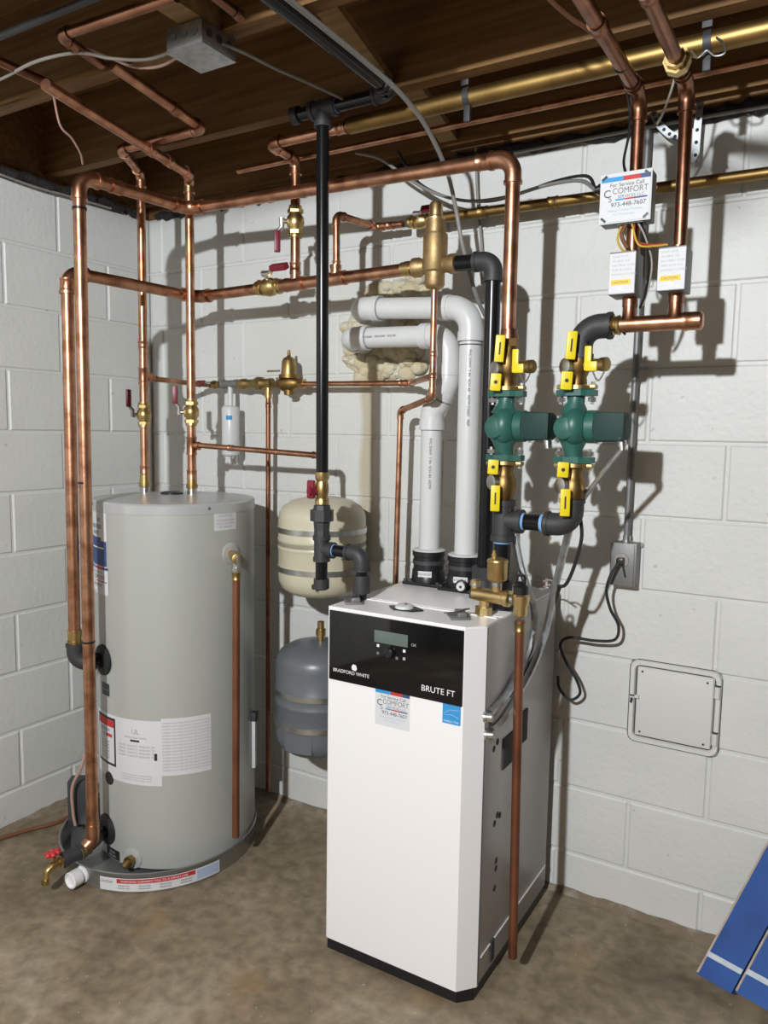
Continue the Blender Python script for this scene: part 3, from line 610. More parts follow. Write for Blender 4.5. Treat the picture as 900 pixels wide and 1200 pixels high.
# ================================================================== EXPANSION TANKS
def exp_tank(label, c, r, z0, z1, m, seams, bands, top_r):
    x, y = c; root = thing('expansion_tank', label, 'expansion tank', (x, y, z0)); h = z1-z0
    prof = [(0, .02), (.004, r*.45), (.014, r*.75), (.032, r*.92), (.055, r*.99), (.075, r)]
    for s_ in seams: prof += [(h*s_-.006, r), (h*s_-.003, r+.002), (h*s_+.003, r+.002), (h*s_+.006, r)]
    prof += [(h-.075, r), (h-.055, r*.985), (h-.033, r*.90), (h-.014, r*.68), (h-.004, r*.38), (h, .02)]
    mk('shell', MB().lathe((x, y, z0), (0, 0, 1), prof, 48), m, root)
    for z in bands:
        mk('strap', MB().lathe((x, y, z), (0, 0, 1), [(0, r+.0012), (0, r+.0035), (.016, r+.0035), (.016, r+.0012)], 48), 'steel', root)
        mk('strap_bolt', MB().cyl((x-r-.014, y-.01, z+.008), (x-r+.01, y+.0, z+.008), .006, 8), 'dark_plastic', root)
        mk('strap_arm', MB().box((x-r-.004, y*.45, z+.008), (.004, abs(y)*.9, .015)), 'steel', root)
    return root
e1 = exp_tank('beige expansion tank strapped high on the back wall', (.957, -.185), .138, .838, 1.158, 'beige', (.58, .50), (.924, 1.046), .0)
mk('air_valve', MB().cyl((1.030, -.330, .895), (1.034, -.336, .905), .006, 8), 'dark_plastic', e1)
e2 = exp_tank('dark blue grey expansion tank strapped low on the back wall', (.948, -.185), .139, .325, .692, 'tank_blue_grey', (.48, .60), (.430, .530), .0)
bent('lettering', e2, [('EXTROL', .018, -14, .622, 'CENTER', 1.0, .0008)], 'print_white', -.006, Vector((.948, -.185, 0)), .139, -58)
nb = MB().lathe((.958, -.190, .680), (0, 0, 1), [(0, .012), (.030, .012), (.030, .016), (.050, .016), (.050, .011), (.075, .011)], 14); mk('inlet_nipple', nb, 'brass', e2)
dp = patch('data_plate', e2, -45, -5, .365, .425, 'tank_blue_grey', .0012, Vector((.948, -.185, 0)), .139, -58)

# ================================================================== BIG COPPER LOOP
loop1 = run('copper_return_loop', 'thick copper pipe from the heater bottom up and across to the left pump',
    [(.496, -.712, .165), (.508, -.712, 2.045), (.532, -.322, 2.052), (1.634, -.362, 2.016), (1.634, -.362, 1.600)], .0175, bend=.042, couplings=[(1, .30), (2, .035), (2, .93)])
for z in (1.20, .735): mk('cable_tie', MB().lathe((.4965+.0064*(z/2), -.712, z), (0, 0, 1), [(0, .0178), (0, .0188), (.006, .0188), (.006, .0178)], 18), 'black_plastic', loop1)
mk('cable_tie', MB().lathe((.5075, -.712, 1.955), (0, 0, 1), [(0, .0178), (0, .0195), (.007, .0195), (.007, .0178)], 18), 'black_plastic', loop1)
loop2 = run('copper_supply_loop', 'thick copper pipe from the black heater elbow across to the brass air separator',
    [(.408, -.690, .745), (.418, -.690, 1.802), (.462, -.222, 1.800), (1.318, -.270, 1.805)], .0175, bend=.042, couplings=[(0, .965), (2, .045)], tees=[(2, .505, (0, 0, 1)), (2, .685, (0, 0, 1))])
# heater upper connection
uc = thing('iron_elbow', 'black iron elbow joining copper pipe to the upper heater port', 'pipe fitting', (.408, -.690, .63))
elbow_part(uc, (.408, -.690, .655), (0, 0, -1), (.062, .055, 0), .021, .034, 'cast_iron')
mk('nipple', MB().cyl((.425, -.674, .655), tp(-61, .655, TR), .017), 'black_iron', uc)
mk('adapter', MB().lathe((.408, -.690, .705), (0, 0, 1), [(0, .020), (.018, .022), (.018, .0195), (.030, .0195), (.030, .021), (.050, .021), (.050, .0185)], 16), 'brass', uc)
# heater lower connection with hose bib
lc = thing('drain_tee', 'copper and iron tee at the lower heater port', 'pipe fitting', (.47, -.72, .085))
pb = Vector((.490, -.716, .112)); pt_ = tp(-61, .112, TR)
mb = MB(); mb.sweep(fillet([(.496, -.712, .178), (.4955, -.712, .128), pb+Vector((-.004, -.03, -.010))], .022, 6), .0205); mk('copper_elbow', mb, 'copper', lc)
mk('brass_adapter', MB().lathe(pb+Vector((0, -.006, -.004)), Vector((-.15, -1, -.12)), [(0, .021), (.018, .021), (.018, .0235), (.032, .0235), (.032, .018)], 16), 'brass', lc)
mk('nipple', MB().cyl(pb, pt_, .018), 'black_iron', lc)
q0 = pb+Vector((-.006, -.040, -.008)); qd = Vector((-.20, -1, -.10)).normalized()
mk('iron_tee', MB().lathe(q0-qd*.012, qd, [(0, .024), (.012, .024), (.012, .021), (.045, .021), (.045, .024), (.058, .024), (.058, .012)], 16), 'cast_iron', lc)
hb = thing('hose_bib', 'small brass drain faucet with red handle near the floor', 'faucet', (.47, -.84, .02))
q1 = q0+qd*.042
mk('body', MB().lathe(q1, qd, [(0, .012), (.008, .012), (.008, .016), (.016, .016), (.018, .011), (.030, .013), (.040, .011)], 12), 'brass', hb)
mk('spout', MB().sweep(fillet([q1+qd*.028, q1+qd*.050+Vector((0, 0, -.008)), q1+qd*.056+Vector((0, 0, -.040))], .014, 5), .0105, 12), 'brass', hb)
mk('spout_thread', MB().cyl(q1+qd*.0555+Vector((0, 0, -.030)), q1+qd*.056+Vector((0, 0, -.044)), .0128, 12), 'brass_dull', hb)
sv = Vector((-.18, -.10, 1)).normalized(); hc = q1+qd*.026+sv*.034
mk('stem', MB().cyl(q1+qd*.026, hc, .005, 8), 'brass', hb)
hd = MB(); hu, hv = frame(sv)
for k in range(6):
    a = 2*math.pi*k/6; hd.ball(hc+hu*.015*math.cos(a)+hv*.015*math.sin(a), .0085, .0085, .0075, 8)
hd.lathe(hc-sv*.005, sv, [(0, .015), (.010, .015)], 12); mk('handle', hd, 'red', hb); mk('handle_screw', MB().cyl(hc+sv*.004, hc+sv*.008, .004, 8), 'steel', hb)

# ================================================================== HEATER TOP PIPES
wp1 = run('cold_water_pipe', 'left copper riser from the heater top with offset under the joists',
    [(.330, -.340, 1.150), (.338, -.342, 2.182), (.455, -.520, 2.182), (.785, -.522, 2.182), (.870, -.90, 2.182)], .0135, bend=.026, couplings=[(0, .07), (0, .47), (3, .35)], tees=[(0, .372, (.1, 1, 0))])
wp2 = run('hot_water_pipe', 'right copper riser from the heater top going up into the joists',
    [(.497, -.288, 1.150), (.503, -.292, 2.152), (.545, -.335, 2.152), (.705, -.95, 2.152)], .0143, bend=.024, couplings=[(0, .06), (2, .18), (2, .33)], tees=[(0, .155, (1, .1, 0))])
for x, y in ((.330, -.340), (.497, -.288)):
    k = thing('pipe_nipple', 'steel nipple under the '+('left' if x < .4 else 'right')+' copper riser on the heater top', 'pipe fitting', (x, y, TZ1), 'heater top nipples')
    mk('nipple', MB().lathe((x, y, TZ1-.002), (0, 0, 1), [(0, .016), (.022, .016), (.022, .014)], 14), 'steel', k); mk('brass_adapter', MB().lathe((x, y, TZ1+.022), (0, 0, 1), [(0, .019), (.014, .020), (.014, .017), (.040, .0165)], 12), 'brass', k)
ball_valve('brass ball valve with dark red lever on the left heater riser', (.333, -.341, 1.405), (0, 0, 1), (-.75, -.66, 0), .0135, 'maroon', (0, 0, 1), .058)
ball_valve('brass ball valve with dark red lever on the right heater riser', (.500, -.290, 1.415), (0, 0, 1), (-.75, -.66, 0), .0143, 'maroon', (0, 0, 1), .058)
run('expansion_branch', 'thin copper branch from the right riser to the beige tank', [(.515, -.288, 1.308), (.975, -.222, 1.285), (.975, -.210, 1.150)], .0090, bend=.018, couplings=[(0, .02), (0, .96), (0, .30)])

# ================================================================== COLD FEED LINE ON THE WALL
FYY = -.075
run('feed_pipe', 'thin copper feed pipe running back from the left riser to the wall', [(.336, -.325, 1.528), (.345, -.110, 1.522), (.375, FYY, 1.520)], .0090, bend=.015, couplings=[(0, .12)])
ball_valve('small ball valve with dark red lever on the wall feed line', (.400, FYY, 1.520), (1, 0, 0), (0, -1, .25), .0085, 'maroon', (-1, 0, 0), .040, m='brass_dull')
fv = thing('feed_tee', 'grey steel tee on the wall feed line above the white filter', 'pipe fitting', (.478, FYY, 1.49))
mk('tee_body', MB().lathe((.437, FYY, 1.521), (1, 0, 0), [(0, .016), (.014, .016), (.014, .0135), (.062, .0135), (.062, .016), (.078, .016)], 14), 'grey_metal', fv)
fl = thing('water_filter', 'small white scale filter cylinder hanging below the feed line', 'filter', (.476, FYY, 1.235))
mk('neck', MB().cyl((.476, FYY, 1.525), (.476, FYY, 1.440), .009), 'pvc', fl)
mk('body', MB().lathe((.476, FYY, 1.265), (0, 0, 1), [(0, .020), (.004, .028), (.010, .031), (.170, .031), (.176, .028), (.180, .012)], 24), 'pvc', fl)
mk('bottom_nut', MB().lathe((.490, FYY, 1.238), (0, 0, 1), [(0, .010), (.028, .012)], 8), 'steel', fl, flat=True)
patch('logo', fl, 0, 40, 1.395, 1.41, 'print_blue', .0008, Vector((.476, FYY, 0)), .031, -78)
bf = thing('backflow_preventer', 'brass backflow preventer on the wall feed line', 'valve', (.58, FYY, 1.49))
mk('body', MB().lathe((.515, FYY, 1.520), (1, 0, 0), [(0, .015), (.018, .019), (.034, .019), (.040, .015), (.070, .016), (.080, .021), (.110, .021), (.118, .016), (.135, .018), (.150, .018), (.152, .012)], 14), 'brass_dull', bf)
mk('hex_nut', hexnut(MB(), (.605, FYY, 1.520), (1, 0, 0), .025, .016), 'brass_dull', bf, flat=True)
mk('vent_outlet', MB().lathe((.648, FYY, 1.515), (0, 0, -1), [(0, .011), (.022, .011), (.022, .013), (.045, .012), (.045, .009)], 12), 'brass', bf)
run('vent_drain_tube', 'thin copper tube dropping along the wall behind the heater', [(.648, FYY, 1.475), (.646, FYY, .060)], .0085, 'copper_old', couplings=[(0, .02)])
pg = thing('pressure_reducer', 'bell shaped pressure reducing valve on the wall feed line', 'valve', (.735, FYY, 1.47))
mk('lower_body', MB().lathe((.690, FYY, 1.518), (1, 0, 0), [(0, .016), (.014, .018), (.025, .027), (.065, .027), (.078, .018), (.092, .016)], 14), 'brass_old', pg)
mk('flange', MB().lathe((.737, FYY, 1.535), (0, 0, 1), [(0, .034), (.012, .034)], 18), 'brass_old', pg)
mk('bell', MB().lathe((.737, FYY, 1.547), (0, 0, 1), [(0, .027), (.012, .026), (.045, .024), (.055, .018), (.060, .008), (.064, .006), (.082, .0045)], 18), 'brass_dull', pg)
mk('fast_fill_lever', MB().box((.680, FYY-.012, 1.560), (.052, .006, .006), ch=.001), 'brass_dull', pg)
mk('strainer_cup', MB().lathe((.737, FYY, 1.500), (0, 0, -1), [(0, .017), (.020, .016), (.022, .010)], 14), 'brass_old', pg)
mk('union_nut', hexnut(MB(), (.782, FYY, 1.516), (1, 0, 0), .018, .020), 'brass', pg, flat=True)
run('feed_pipe', 'thin copper feed pipe from the pressure reducer to the air separator tube', [(.800, FYY, 1.515), (1.205, FYY, 1.510), (1.370, -.262, 1.512)], .0090, bend=.016, couplings=[(0, .93)])

# ================================================================== AIR SEPARATOR AND BLACK IRON SUPPLY
sx, sy = 1.384, -.275
sp = thing('air_separator', 'brass air separator canister on top of the supply loop', 'air separator', (sx, sy, 1.72))
mk('canister', MB().lathe((sx, sy, 1.742), (0, 0, 1), [(0, .012), (.004, .022), (.012, .027), (.044, .027), (.046, .030), (.050, .033), (.138, .033), (.145, .031), (.147, .0265), (.180, .0255), (.182, .022)], 28), 'bronze', sp)
mk('vent_head', MB().lathe((sx, sy, 1.922), (0, 0, 1), [(0, .0235), (.006, .0245), (.010, .019), (.020, .018), (.040, .018), (.046, .015), (.047, .006)], 22), 'brass_bright', sp)
for s_ in (-1, 1): mk('side_port', MB().lathe((sx+s_*.028, sy, 1.805), (s_, 0, 0), [(0, .020), (.012, .022), (.018, .026), (.036, .026), (.038, .019)], 18), 'bronze', sp)
mk('copper_adapter', MB().lathe((sx-.072, sy+.002, 1.805), (-1, 0, 0), [(0, .021), (.018, .021), (.018, .019), (.030, .0195)], 12), 'brass', sp)
bi = run('black_iron_supply', 'thick black iron pipe from the air separator down to the boiler', [(1.440, -.275, 1.805), (1.553, -.275, 1.802), (1.553, -.275, 1.010)], .0205, 'black_iron', bend=.030, em='cast_iron')
mk('sealant_ring', MB().lathe((1.502, -.275, 1.8035), (1, 0, 0), [(0, .0215), (.004, .0215)], 16), 'galvanized', bi); mk('sealant_ring', MB().lathe((1.442, -.275, 1.805), (1, 0, 0), [(0, .0215), (.004, .0215)], 16), 'galvanized', bi)
un = thing('iron_union', 'dark grey iron union on the boiler top behind the brass manifold', 'pipe fitting', (1.553, -.275, BZ))
mk('collar', MB().lathe((1.553, -.275, BZ+.0005), (0, 0, 1), [(0, .040), (.020, .040), (.020, .028), (.052, .028)], 20), 'dark_plastic', un); mk('union_nut', hexnut(MB(), (1.553, -.275, BZ+.052), (0, 0, 1), .034, .034), 'cast_iron', un, flat=True)
run('separator_drop_tube', 'thin copper tube dropping from the air separator to the floor side', [(sx, sy, 1.748), (sx, sy, 1.455), (1.200, -.125, 1.425), (1.185, -.120, .50)], .0088, bend=.017, couplings=[(0, .60), (0, .80)])
# vertical branches off the supply loop up to the overhead main and the wall line
run('supply_riser', 'copper riser with ball valve from the supply loop to the overhead main', [(.893, -.245, 1.832), (.893, -.245, 2.165), (.905, -.380, 2.165), (1.170, -.380, 2.165)], .0145, bend=.026, couplings=[(0, .06), (2, .72), (2, .93)])
ball_valve('brass ball valve with dark red lever hanging down on the supply riser', (.893, -.245, 1.985), (0, 0, 1), (-.75, -.66, 0), .0150, 'maroon', (0, 0, -1), .062)
ball_valve('brass ball valve with dark red lever lying along the supply loop', (.790, -.241, 1.803), (1, 0, 0), (0, -.5, .85), .0160, 'maroon', (1, 0, 0), .060)
run('wall_branch', 'copper branch rising from the supply loop and turning back to the wall', [(1.050, -.253, 1.832), (1.048, -.253, 1.985), (1.080, -.085, 1.985), (1.175, -.085, 1.983)], .0105, bend=.020, couplings=[(0, .08), (2, .55)])
ball_valve('brass ball valve with dark red lever behind the air separator', (1.235, -.085, 1.983), (1, 0, 0), (0, -.9, .45), .0125, 'maroon', (1, 0, 0), .062)
run('brass_wall_main', 'long brass pipe fixed along the top of the back wall', [(1.272, -.085, 1.984), (3.300, -.050, 1.984)], .0140, 'brass_old', couplings=[(0, .08), (0, .18)])
run('overhead_main', 'thick old brass pipe hung under the joists along the back', [(1.175, -.380, 2.166), (3.400, -.380, 2.170)], .0215, 'brass_old')
run('overhead_thin_pipe', 'thin copper pipe running under the joists behind the brass main', [(.640, -.215, 2.180), (3.300, -.215, 2.180)], .0085, 'copper')

# ================================================================== GAS LINE
gx, gy = 1.160, -.475
g = run('gas_pipe', 'black iron gas pipe dropping in front of the beige tank', [(gx-.004, gy, 2.180), (gx+.002, gy, 1.245)], .0165, 'black_iron')
gt = thing('gas_tee', 'black iron tee and nipples under the joists on top of the gas drop', 'pipe fitting', (gx, gy, 2.14))
mk('tee', MB().lathe((gx-.040, gy, 2.178), (1, 0, 0), [(0, .0235), (.012, .0235), (.012, .0205), (.068, .0205), (.068, .0235), (.080, .0235)], 16).lathe((gx-.003, gy, 2.178), (0, 0, -1), [(0, .020), (.032, .020), (.032, .0235), (.046, .0235)], 16), 'cast_iron', gt)
mk('nipple', MB().cyl((gx-.085, gy, 2.178), (gx-.03, gy, 2.178), .0165), 'black_iron', gt); mk('end_cap', MB().lathe((gx-.078, gy, 2.178), (-1, 0, 0), [(0, .022), (.022, .022), (.026, .016)], 16), 'cast_iron', gt)
mk('nipple', MB().cyl((gx+.03, gy, 2.178), (1.350, gy, 2.178), .0165), 'black_iron', gt)
for x in (gx-.078, gx+.042): mk('sealant_ring', MB().lathe((x-.004, gy, 2.178), (1, 0, 0), [(0, .0185), (.004, .0185)], 16), 'blue_sealant', gt)
ge = run('gas_main', 'black iron gas main running forward under the joists', [(1.318, gy, 2.178), (1.356, gy, 2.178), (1.362, gy-.036, 2.178), (1.380, -2.4, 2.178)], .0170, 'black_iron', bend=.030, em='cast_iron')
gv = thing('gas_valve', 'gas shutoff cock with dark red handle below the gas drop', 'valve', (gx, gy, 1.16))
mk('body', MB().lathe((gx+.002, gy, 1.165), (0, 0, 1), [(0, .019), (.014, .019), (.020, .015), (.035, .018), (.050, .018), (.062, .015), (.070, .019), (.086, .019)], 14), 'brass', gv)
mk('sealant_ring', MB().cyl((gx+.002, gy, 1.243), (gx+.002, gy, 1.249), .0182), 'blue_sealant', gv); mk('sealant_ring', MB().cyl((gx+.002, gy, 1.155), (gx+.002, gy, 1.163), .0182), 'blue_sealant', gv)
mk('handle', MB().box((gx-.018, gy-.022, 1.205), (.022, .014, .050), ch=.005).lathe((gx-.006, gy-.004, 1.200), (-.5, -.85, 0), [(0, .010), (.022, .013), (.030, .013)], 12), 'maroon', gv)
gd = thing('gas_drip_leg', 'dark grey iron drip leg with union and elbow into the boiler top', 'pipe fitting', (gx, gy, .925))
mk('union', MB().lathe((gx+.002, gy, 1.065), (0, 0, 1), [(0, .022), (.030, .021), (.055, .023), (.055, .032), (.085, .032), (.085, .024), (.098, .022)], 8), 'cast_iron', gd, flat=True)
mk('tee', MB().lathe((gx+.002, gy, 1.010), (0, 0, 1), [(0, .0235), (.012, .0235), (.012, .021), (.058, .021), (.058, .0245), (.070, .0245)], 16).lathe((gx+.002, gy, 1.043), (1, 0, 0), [(0, .019), (.028, .019), (.028, .0225), (.040, .0225)], 16), 'cast_iron', gd)
mk('nipple', MB().cyl((gx+.002, gy, 1.012), (gx+.002, gy, .945), .0165), 'black_iron', gd); mk('end_cap', MB().lathe((gx+.002, gy, .962), (0, 0, -1), [(0, .0215), (.026, .0215), (.030, .016)], 16), 'cast_iron', gd)
mk('nipple', MB().cyl((gx+.03, gy, 1.043), (gx+.10, gy, 1.043), .0160), 'black_iron', gd)
elbow_part(gd, (1.291, gy, 1.043), (1, 0, 0), (0, 0, -1), .0175, .026, 'cast_iron'); mk('nipple', MB().cyl((1.291, gy, 1.02), (1.291, gy, BZ-.004), .0150), 'black_iron', gd)
mk('coupling', MB().lathe((1.291, gy, .985), (0, 0, -1), [(0, .020), (.030, .0225), (.046, .0225)], 14), 'cast_iron', gd)
mk('sealant_ring', MB().cyl((gx+.040, gy, 1.043), (gx+.045, gy, 1.043), .0175), 'blue_sealant', gd); mk('sealant_ring', MB().cyl((1.250, gy, 1.043), (1.256, gy, 1.043), .0178), 'blue_sealant', gd)

# ================================================================== PUMPS
PYY = -.362; C1, C2 = 1.636, 1.810; PZ = 1.380
def pump(which, x):
    p = thing('circulator_pump', 'green circulator pump '+which, 'pump', (x, PYY, PZ-.09), 'green circulator pumps')
    vo = mk('volute', MB().lathe((x-.034, PYY, PZ), (1, 0, 0), [(0, .004), (.001, .020), (.006, .033), (.018, .045), (.032, .050), (.044, .049), (.054, .042), (.060, .036)], 32), 'pump_green', p)
    mk('volute_boss', MB().lathe((x-.014, PYY-.034, PZ-.004), (-.1, -1, 0), [(0, .030), (.010, .025), (.015, .012)], 20), 'pump_green', p)
    for s_ in (1, -1):
        mb = MB(); mb.sweep([(x-.004, PYY, PZ+s_*.030), (x-.003, PYY, PZ+s_*.055), (x, PYY, PZ+s_*.076)], [.034, .022, .020], 18); mk('neck', mb, 'pump_green', p)
        fl = MB().prism([(-.046, -.014), (-.030, -.022), (-.018, -.030), (.018, -.030), (.030, -.022), (.046, -.014), (.046, .014), (.030, .022), (.018, .030), (-.018, .030), (-.030, .022), (-.046, .014)], (x, PYY, PZ+s_*.078-.007), (1, 0, 0), (0, 1, 0), .014); mk('flange', fl, 'pump_green', p, flat=True)
        for sx_ in (-1, 1):
            b = MB().cyl((x+sx_*.037, PYY, PZ+s_*.078-.026), (x+sx_*.037, PYY, PZ+s_*.078+.026), .005, 8); hexnut(b, (x+sx_*.037, PYY, PZ+s_*.078-.020), (0, 0, 1), .010, .010); hexnut(b, (x+sx_*.037, PYY, PZ+s_*.078+.010), (0, 0, 1), .010, .010); mk('flange_bolt', b, 'steel', p)
    mk('motor_collar', MB().lathe((x+.026, PYY, PZ), (1, 0, 0), [(0, .034), (.004, .0385), (.024, .0385), (.026, .035)], 32), 'pump_green', p)
    mo = mk('motor', MB().lathe((x+.050, PYY, PZ), (1, 0, 0), [(0, .034), (.004, .0355), (.068, .033), (.072, .029), (.073, .005)], 32), 'pump_dark', p)
    mk('terminal_box', MB().box((x+.086, PYY-.020, PZ), (.070, .042, .064), ch=.004), 'pump_dark', p)
    mk('box_screw', MB().cyl((x+.114, PYY-.040, PZ-.025), (x+.114, PYY-.044, PZ-.025), .004, 8), 'black_plastic', p)
    mk('conduit_connector', MB().lathe((x+.114, PYY-.022, PZ-.030), (.1, 0, -1), [(0, .010), (.014, .010), (.014, .008), (.022, .008)], 10), 'steel', p)
    return p
pump('on the left, just right of the black iron pipe', C1); pump('on the right, its motor beside the grey conduit', C2)
def handle(parent, c, wd, ht, dotted, tilt=0.0):
    """yellow coated lever seen flat on from the front"""
    c = V3(c); n = Vector((.38, -.92, 0)).normalized(); u = Vector((-n.y, n.x, 0)); v = Vector((math.sin(tilt), 0, math.cos(tilt))); u = (u-v*u.dot(v)).normalized()
    h = mk('lever', MB().box(c, (wd, ht, .010), u, v, ch=.0035), 'yellow', parent, label='yellow lever')
    if dotted: mk('mark', MB().cyl(c-u.cross(v)*0+n*.0045, c+n*.0060, .0045, 10), 'print_black', h)
    else: mk('mark', MB().box(c+n*.0052, (wd*.16, ht*.45, .0008), u, v), 'print_black', h, flat=True)
    st = MB().cyl(c-n*.004, c-n*.030, .007, 10); mk('stem', st, 'steel', h); return h
def iso_valve(label, x, top):
    s_ = 1 if top else -1; z0 = PZ+s_*.088; root = thing('isolation_valve', label, 'valve', (x, PYY, min(z0, z0+s_*.13)), 'flanged isolation valves')
    mk('flange_ring', MB().lathe((x, PYY, z0-s_*.002), (0, 0, s_), [(0, .036), (.009, .036), (.010, .024)], 24), 'brass', root)
    ears = MB().box((x, PYY, z0+s_*.004), (.092, .026, .010), ch=.003); mk('flange_ear', ears, 'brass_dull', root)
    mk('body', MB().lathe((x, PYY, z0+s_*.006), (0, 0, s_), [(0, .023), (.020, .021), (.030, .025), (.040, .029), (.060, .030), (.076, .027), (.088, .022), (.100, .023), (.118, .023), (.120, .019)], 20), 'shaded_brass', root)
    mk('hex_end', hexnut(MB(), (x, PYY, z0+s_*.104), (0, 0, s_), .027, .018), 'shaded_brass', root, flat=True)
    n = Vector((-.55, -.83, 0)).normalized()
    mk('stem_housing', MB().lathe((x, PYY, z0+s_*.050), n, [(0, .018), (.030, .016), (.030, .019), (.040, .019), (.042, .012)], 14), 'steel', root)
    f = Vector((x-.002, PYY-.050, 0))
    handle(root, (f.x, f.y, z0+s_*(.095 if top else .088)), .023, .064, False, .06 if top else 0)
    handle(root, (f.x-.008, f.y, z0+s_*(.016 if top else .012)), .026, .042 if top else .036, True, .05)
    if top:
        dn = Vector((.92, -.38, 0)).normalized(); q = Vector((x+.018, PYY-.010, z0+.052))
        mk('drain_body', MB().lathe(q, dn, [(0, .012), (.014, .012), (.014, .015), (.030, .015), (.030, .011), (.036, .011), (.036, .014), (.048, .014)], 12), 'brass', root)
        mk('drain_cap', MB().lathe(q+dn*.048, dn, [(0, .016), (.014, .016), (.016, .010)], 14), 'brass_dull', root)
        h = mk('drain_lever', MB().box(q+dn*.016+Vector((.0, -.018, .014)), (.016, .009, .056), ch=.003).box(q+dn*.026+Vector((.0, -.016, -.004)), (.026, .009, .022), ch=.003), 'yellow', root)
        ch = MB()
        for k in range(14):
            a = math.pi*k/13; ch.ball(q+dn*(.030+.030*k/13)+Vector((0, -.012, -.018-.018*math.sin(a))), .0025, n=6)
        mk('cap_chain', ch, 'steel', root)
    return root
iso_valve('brass valve with yellow levers above the left green pump', C1, True); iso_valve('brass valve with yellow levers below the left green pump', C1, False)
iso_valve('brass valve with yellow levers above the right green pump', C2, True); iso_valve('brass valve with yellow levers below the right green pump', C2, False)
mk('copper_adapter', MB().lathe((C1, PYY, 1.588), (0, 0, 1), [(0, .024), (.012, .024), (.012, .0205), (.026, .0205)], 12), 'copper_old', loop1)
# black iron tee / elbow joining the two columns below the pumps
ZT = 1.146
pt = thing('iron_header', 'black iron tee and elbow joining the two pumps above the boiler', 'pipe fitting', (C1, PYY, BZ))
mk('nipple', MB().cyl((C1, PYY, ZT+.03), (C1, PYY, 1.188), .0205), 'black_iron', pt); mk('nipple', MB().cyl((C2, PYY, ZT+.04), (C2, PYY, 1.188), .0205), 'black_iron', pt)
mk('tee', MB().lathe((C1, PYY, ZT-.052), (0, 0, 1), [(0, .030), (.015, .030), (.015, .0265), (.088, .0265), (.088, .030), (.103, .030)], 20).lathe((C1, PYY, ZT), (1, 0, 0), [(0, .025), (.037, .025), (.037, .030), (.052, .030)], 20), 'cast_iron', pt)
mk('nipple', MB().cyl((C1+.045, PYY, ZT), (C2-.045, PYY, ZT), .0205), 'black_iron', pt)
elbow_part(pt, (C2, PYY, ZT), (1, 0, 0), (0, 0, 1), .0235, .036, 'cast_iron')
for x in (C1+.054, C2-.072): mk('sealant_ring', MB().cyl((x-.003, PYY, ZT), (x+.004, PYY, ZT), .0218), 'blue_sealant', pt)
mk('sealant_ring', MB().cyl((C1, PYY, ZT-.058), (C1, PYY, ZT-.052), .0225), 'blue_sealant', pt)
mk('nipple', MB().cyl((C1, PYY, ZT-.05), (C1, PYY, BZ), .0205), 'black_iron', pt); mk('boiler_connector', MB().lathe((C1, PYY, BZ+.0005), (0, 0, 1), [(0, .036), (.018, .036), (.018, .029), (.070, .029)], 18), 'dark_plastic', pt)
# right column top: black elbow into the zone manifold
ZM = 1.609
ze = thing('iron_elbow', 'black iron elbow between the right pump valve and the zone manifold', 'pipe fitting', (C2, PYY, 1.55))
mk('nipple', MB().cyl((C2, PYY, 1.570), (C2+.012, PYY, 1.600), .0205), 'black_iron', ze)
elbow_part(ze, (C2+.004, PYY, ZM), (0, 0, 1), (1, 0, 0), .0235, .044, 'cast_iron', k=1.2)
mk('strap_cord', MB().lathe((C2, PYY, 1.573), (0, 0, 1), [(0, .0245), (.010, .0245)], 14), 'black_plastic', ze)
zm = thing('zone_manifold', 'horizontal copper manifold with two stubs and a capped end', 'manifold', (1.97, PYY, ZM-.02))
mk('adapter', MB().lathe((1.866, PYY, ZM), (1, 0, 0), [(0, .020), (.012, .023), (.014, .020), (.024, .023), (.026, .020), (.036, .023), (.038, .019)], 16), 'brass', zm)
mk('pipe', MB().cyl((1.895, PYY, ZM), (2.050, PYY, ZM), .0178), 'copper', zm)
mk('end_cap', MB().lathe((2.038, PYY, ZM), (1, 0, 0), [(0, .0178), (0, .021), (.008, .021), (.010, .0198), (.036, .0198), (.040, .015)], 18), 'copper', zm)
ZX = (1.922, 2.020)
for x in ZX: mk('stub', MB().lathe((x, PYY, ZM+.008), (0, 0, 1), [(0, .020), (.012, .0155), (.036, .015), (.050, .0165)], 14), 'copper_old', zm)
def zone_valve(label, x, run_pts, txt):
    zv = thing('zone_valve', label, 'zone valve', (x, PYY, 1.655), 'grey zone valves')
    mk('valve_body', MB().cyl((x, PYY, 1.648), (x, PYY, 1.770), .0165), 'copper_old', zv)
    cx = (x-.008 if x < 2 else x-.003)-.006; bx = mk('cover', MB().box((cx+.006, PYY-.014, 1.714), (.058, .070, .092), ch=.003), 'grey_metal', zv)
    fx0, fz0 = cx+.006-.029, 1.662; fy = PYY-.0495
    lab = mk('label_sheet', MB().box((cx+.006, fy-.0003, 1.713), (.055, .0008, .086)), 'paper', zv, label='white label sheet with yellow band', flat=True)
    mk('yellow_band', MB().box((cx+.004, fy-.0010, 1.694), (.042, .0006, .011)), 'print_yellow', lab, flat=True)
    t = MB()
    for k, s_ in enumerate(['ZONE VALVE', '24V 60HZ .32A', 'MAX PRESS 125 PSI', 'TEMP 20 TO 94 C', 'NORMALLY CLOSED']): flat_text(t, s_, .0058, (cx-.016, fy-.0010, 1.747-.0095*k), (1, 0, 0), (0, 0, 1))
    mk('lettering', t, 'print_grey', lab, flat=True)
    t = MB(); flat_text(t, 'CAUTION', .0075, (cx+.003, fy-.0016, 1.6915), (1, 0, 0), (0, 0, 1), 'CENTER', .0003); mk('lettering', t, 'print_dark_grey', lab, flat=True)
    mk('cover_screw', MB().lathe((cx+.006, fy-.0006, 1.680), (0, -1, 0), [(0, .0045), (.002, .004)], 12), 'steel', zv)
    return zv
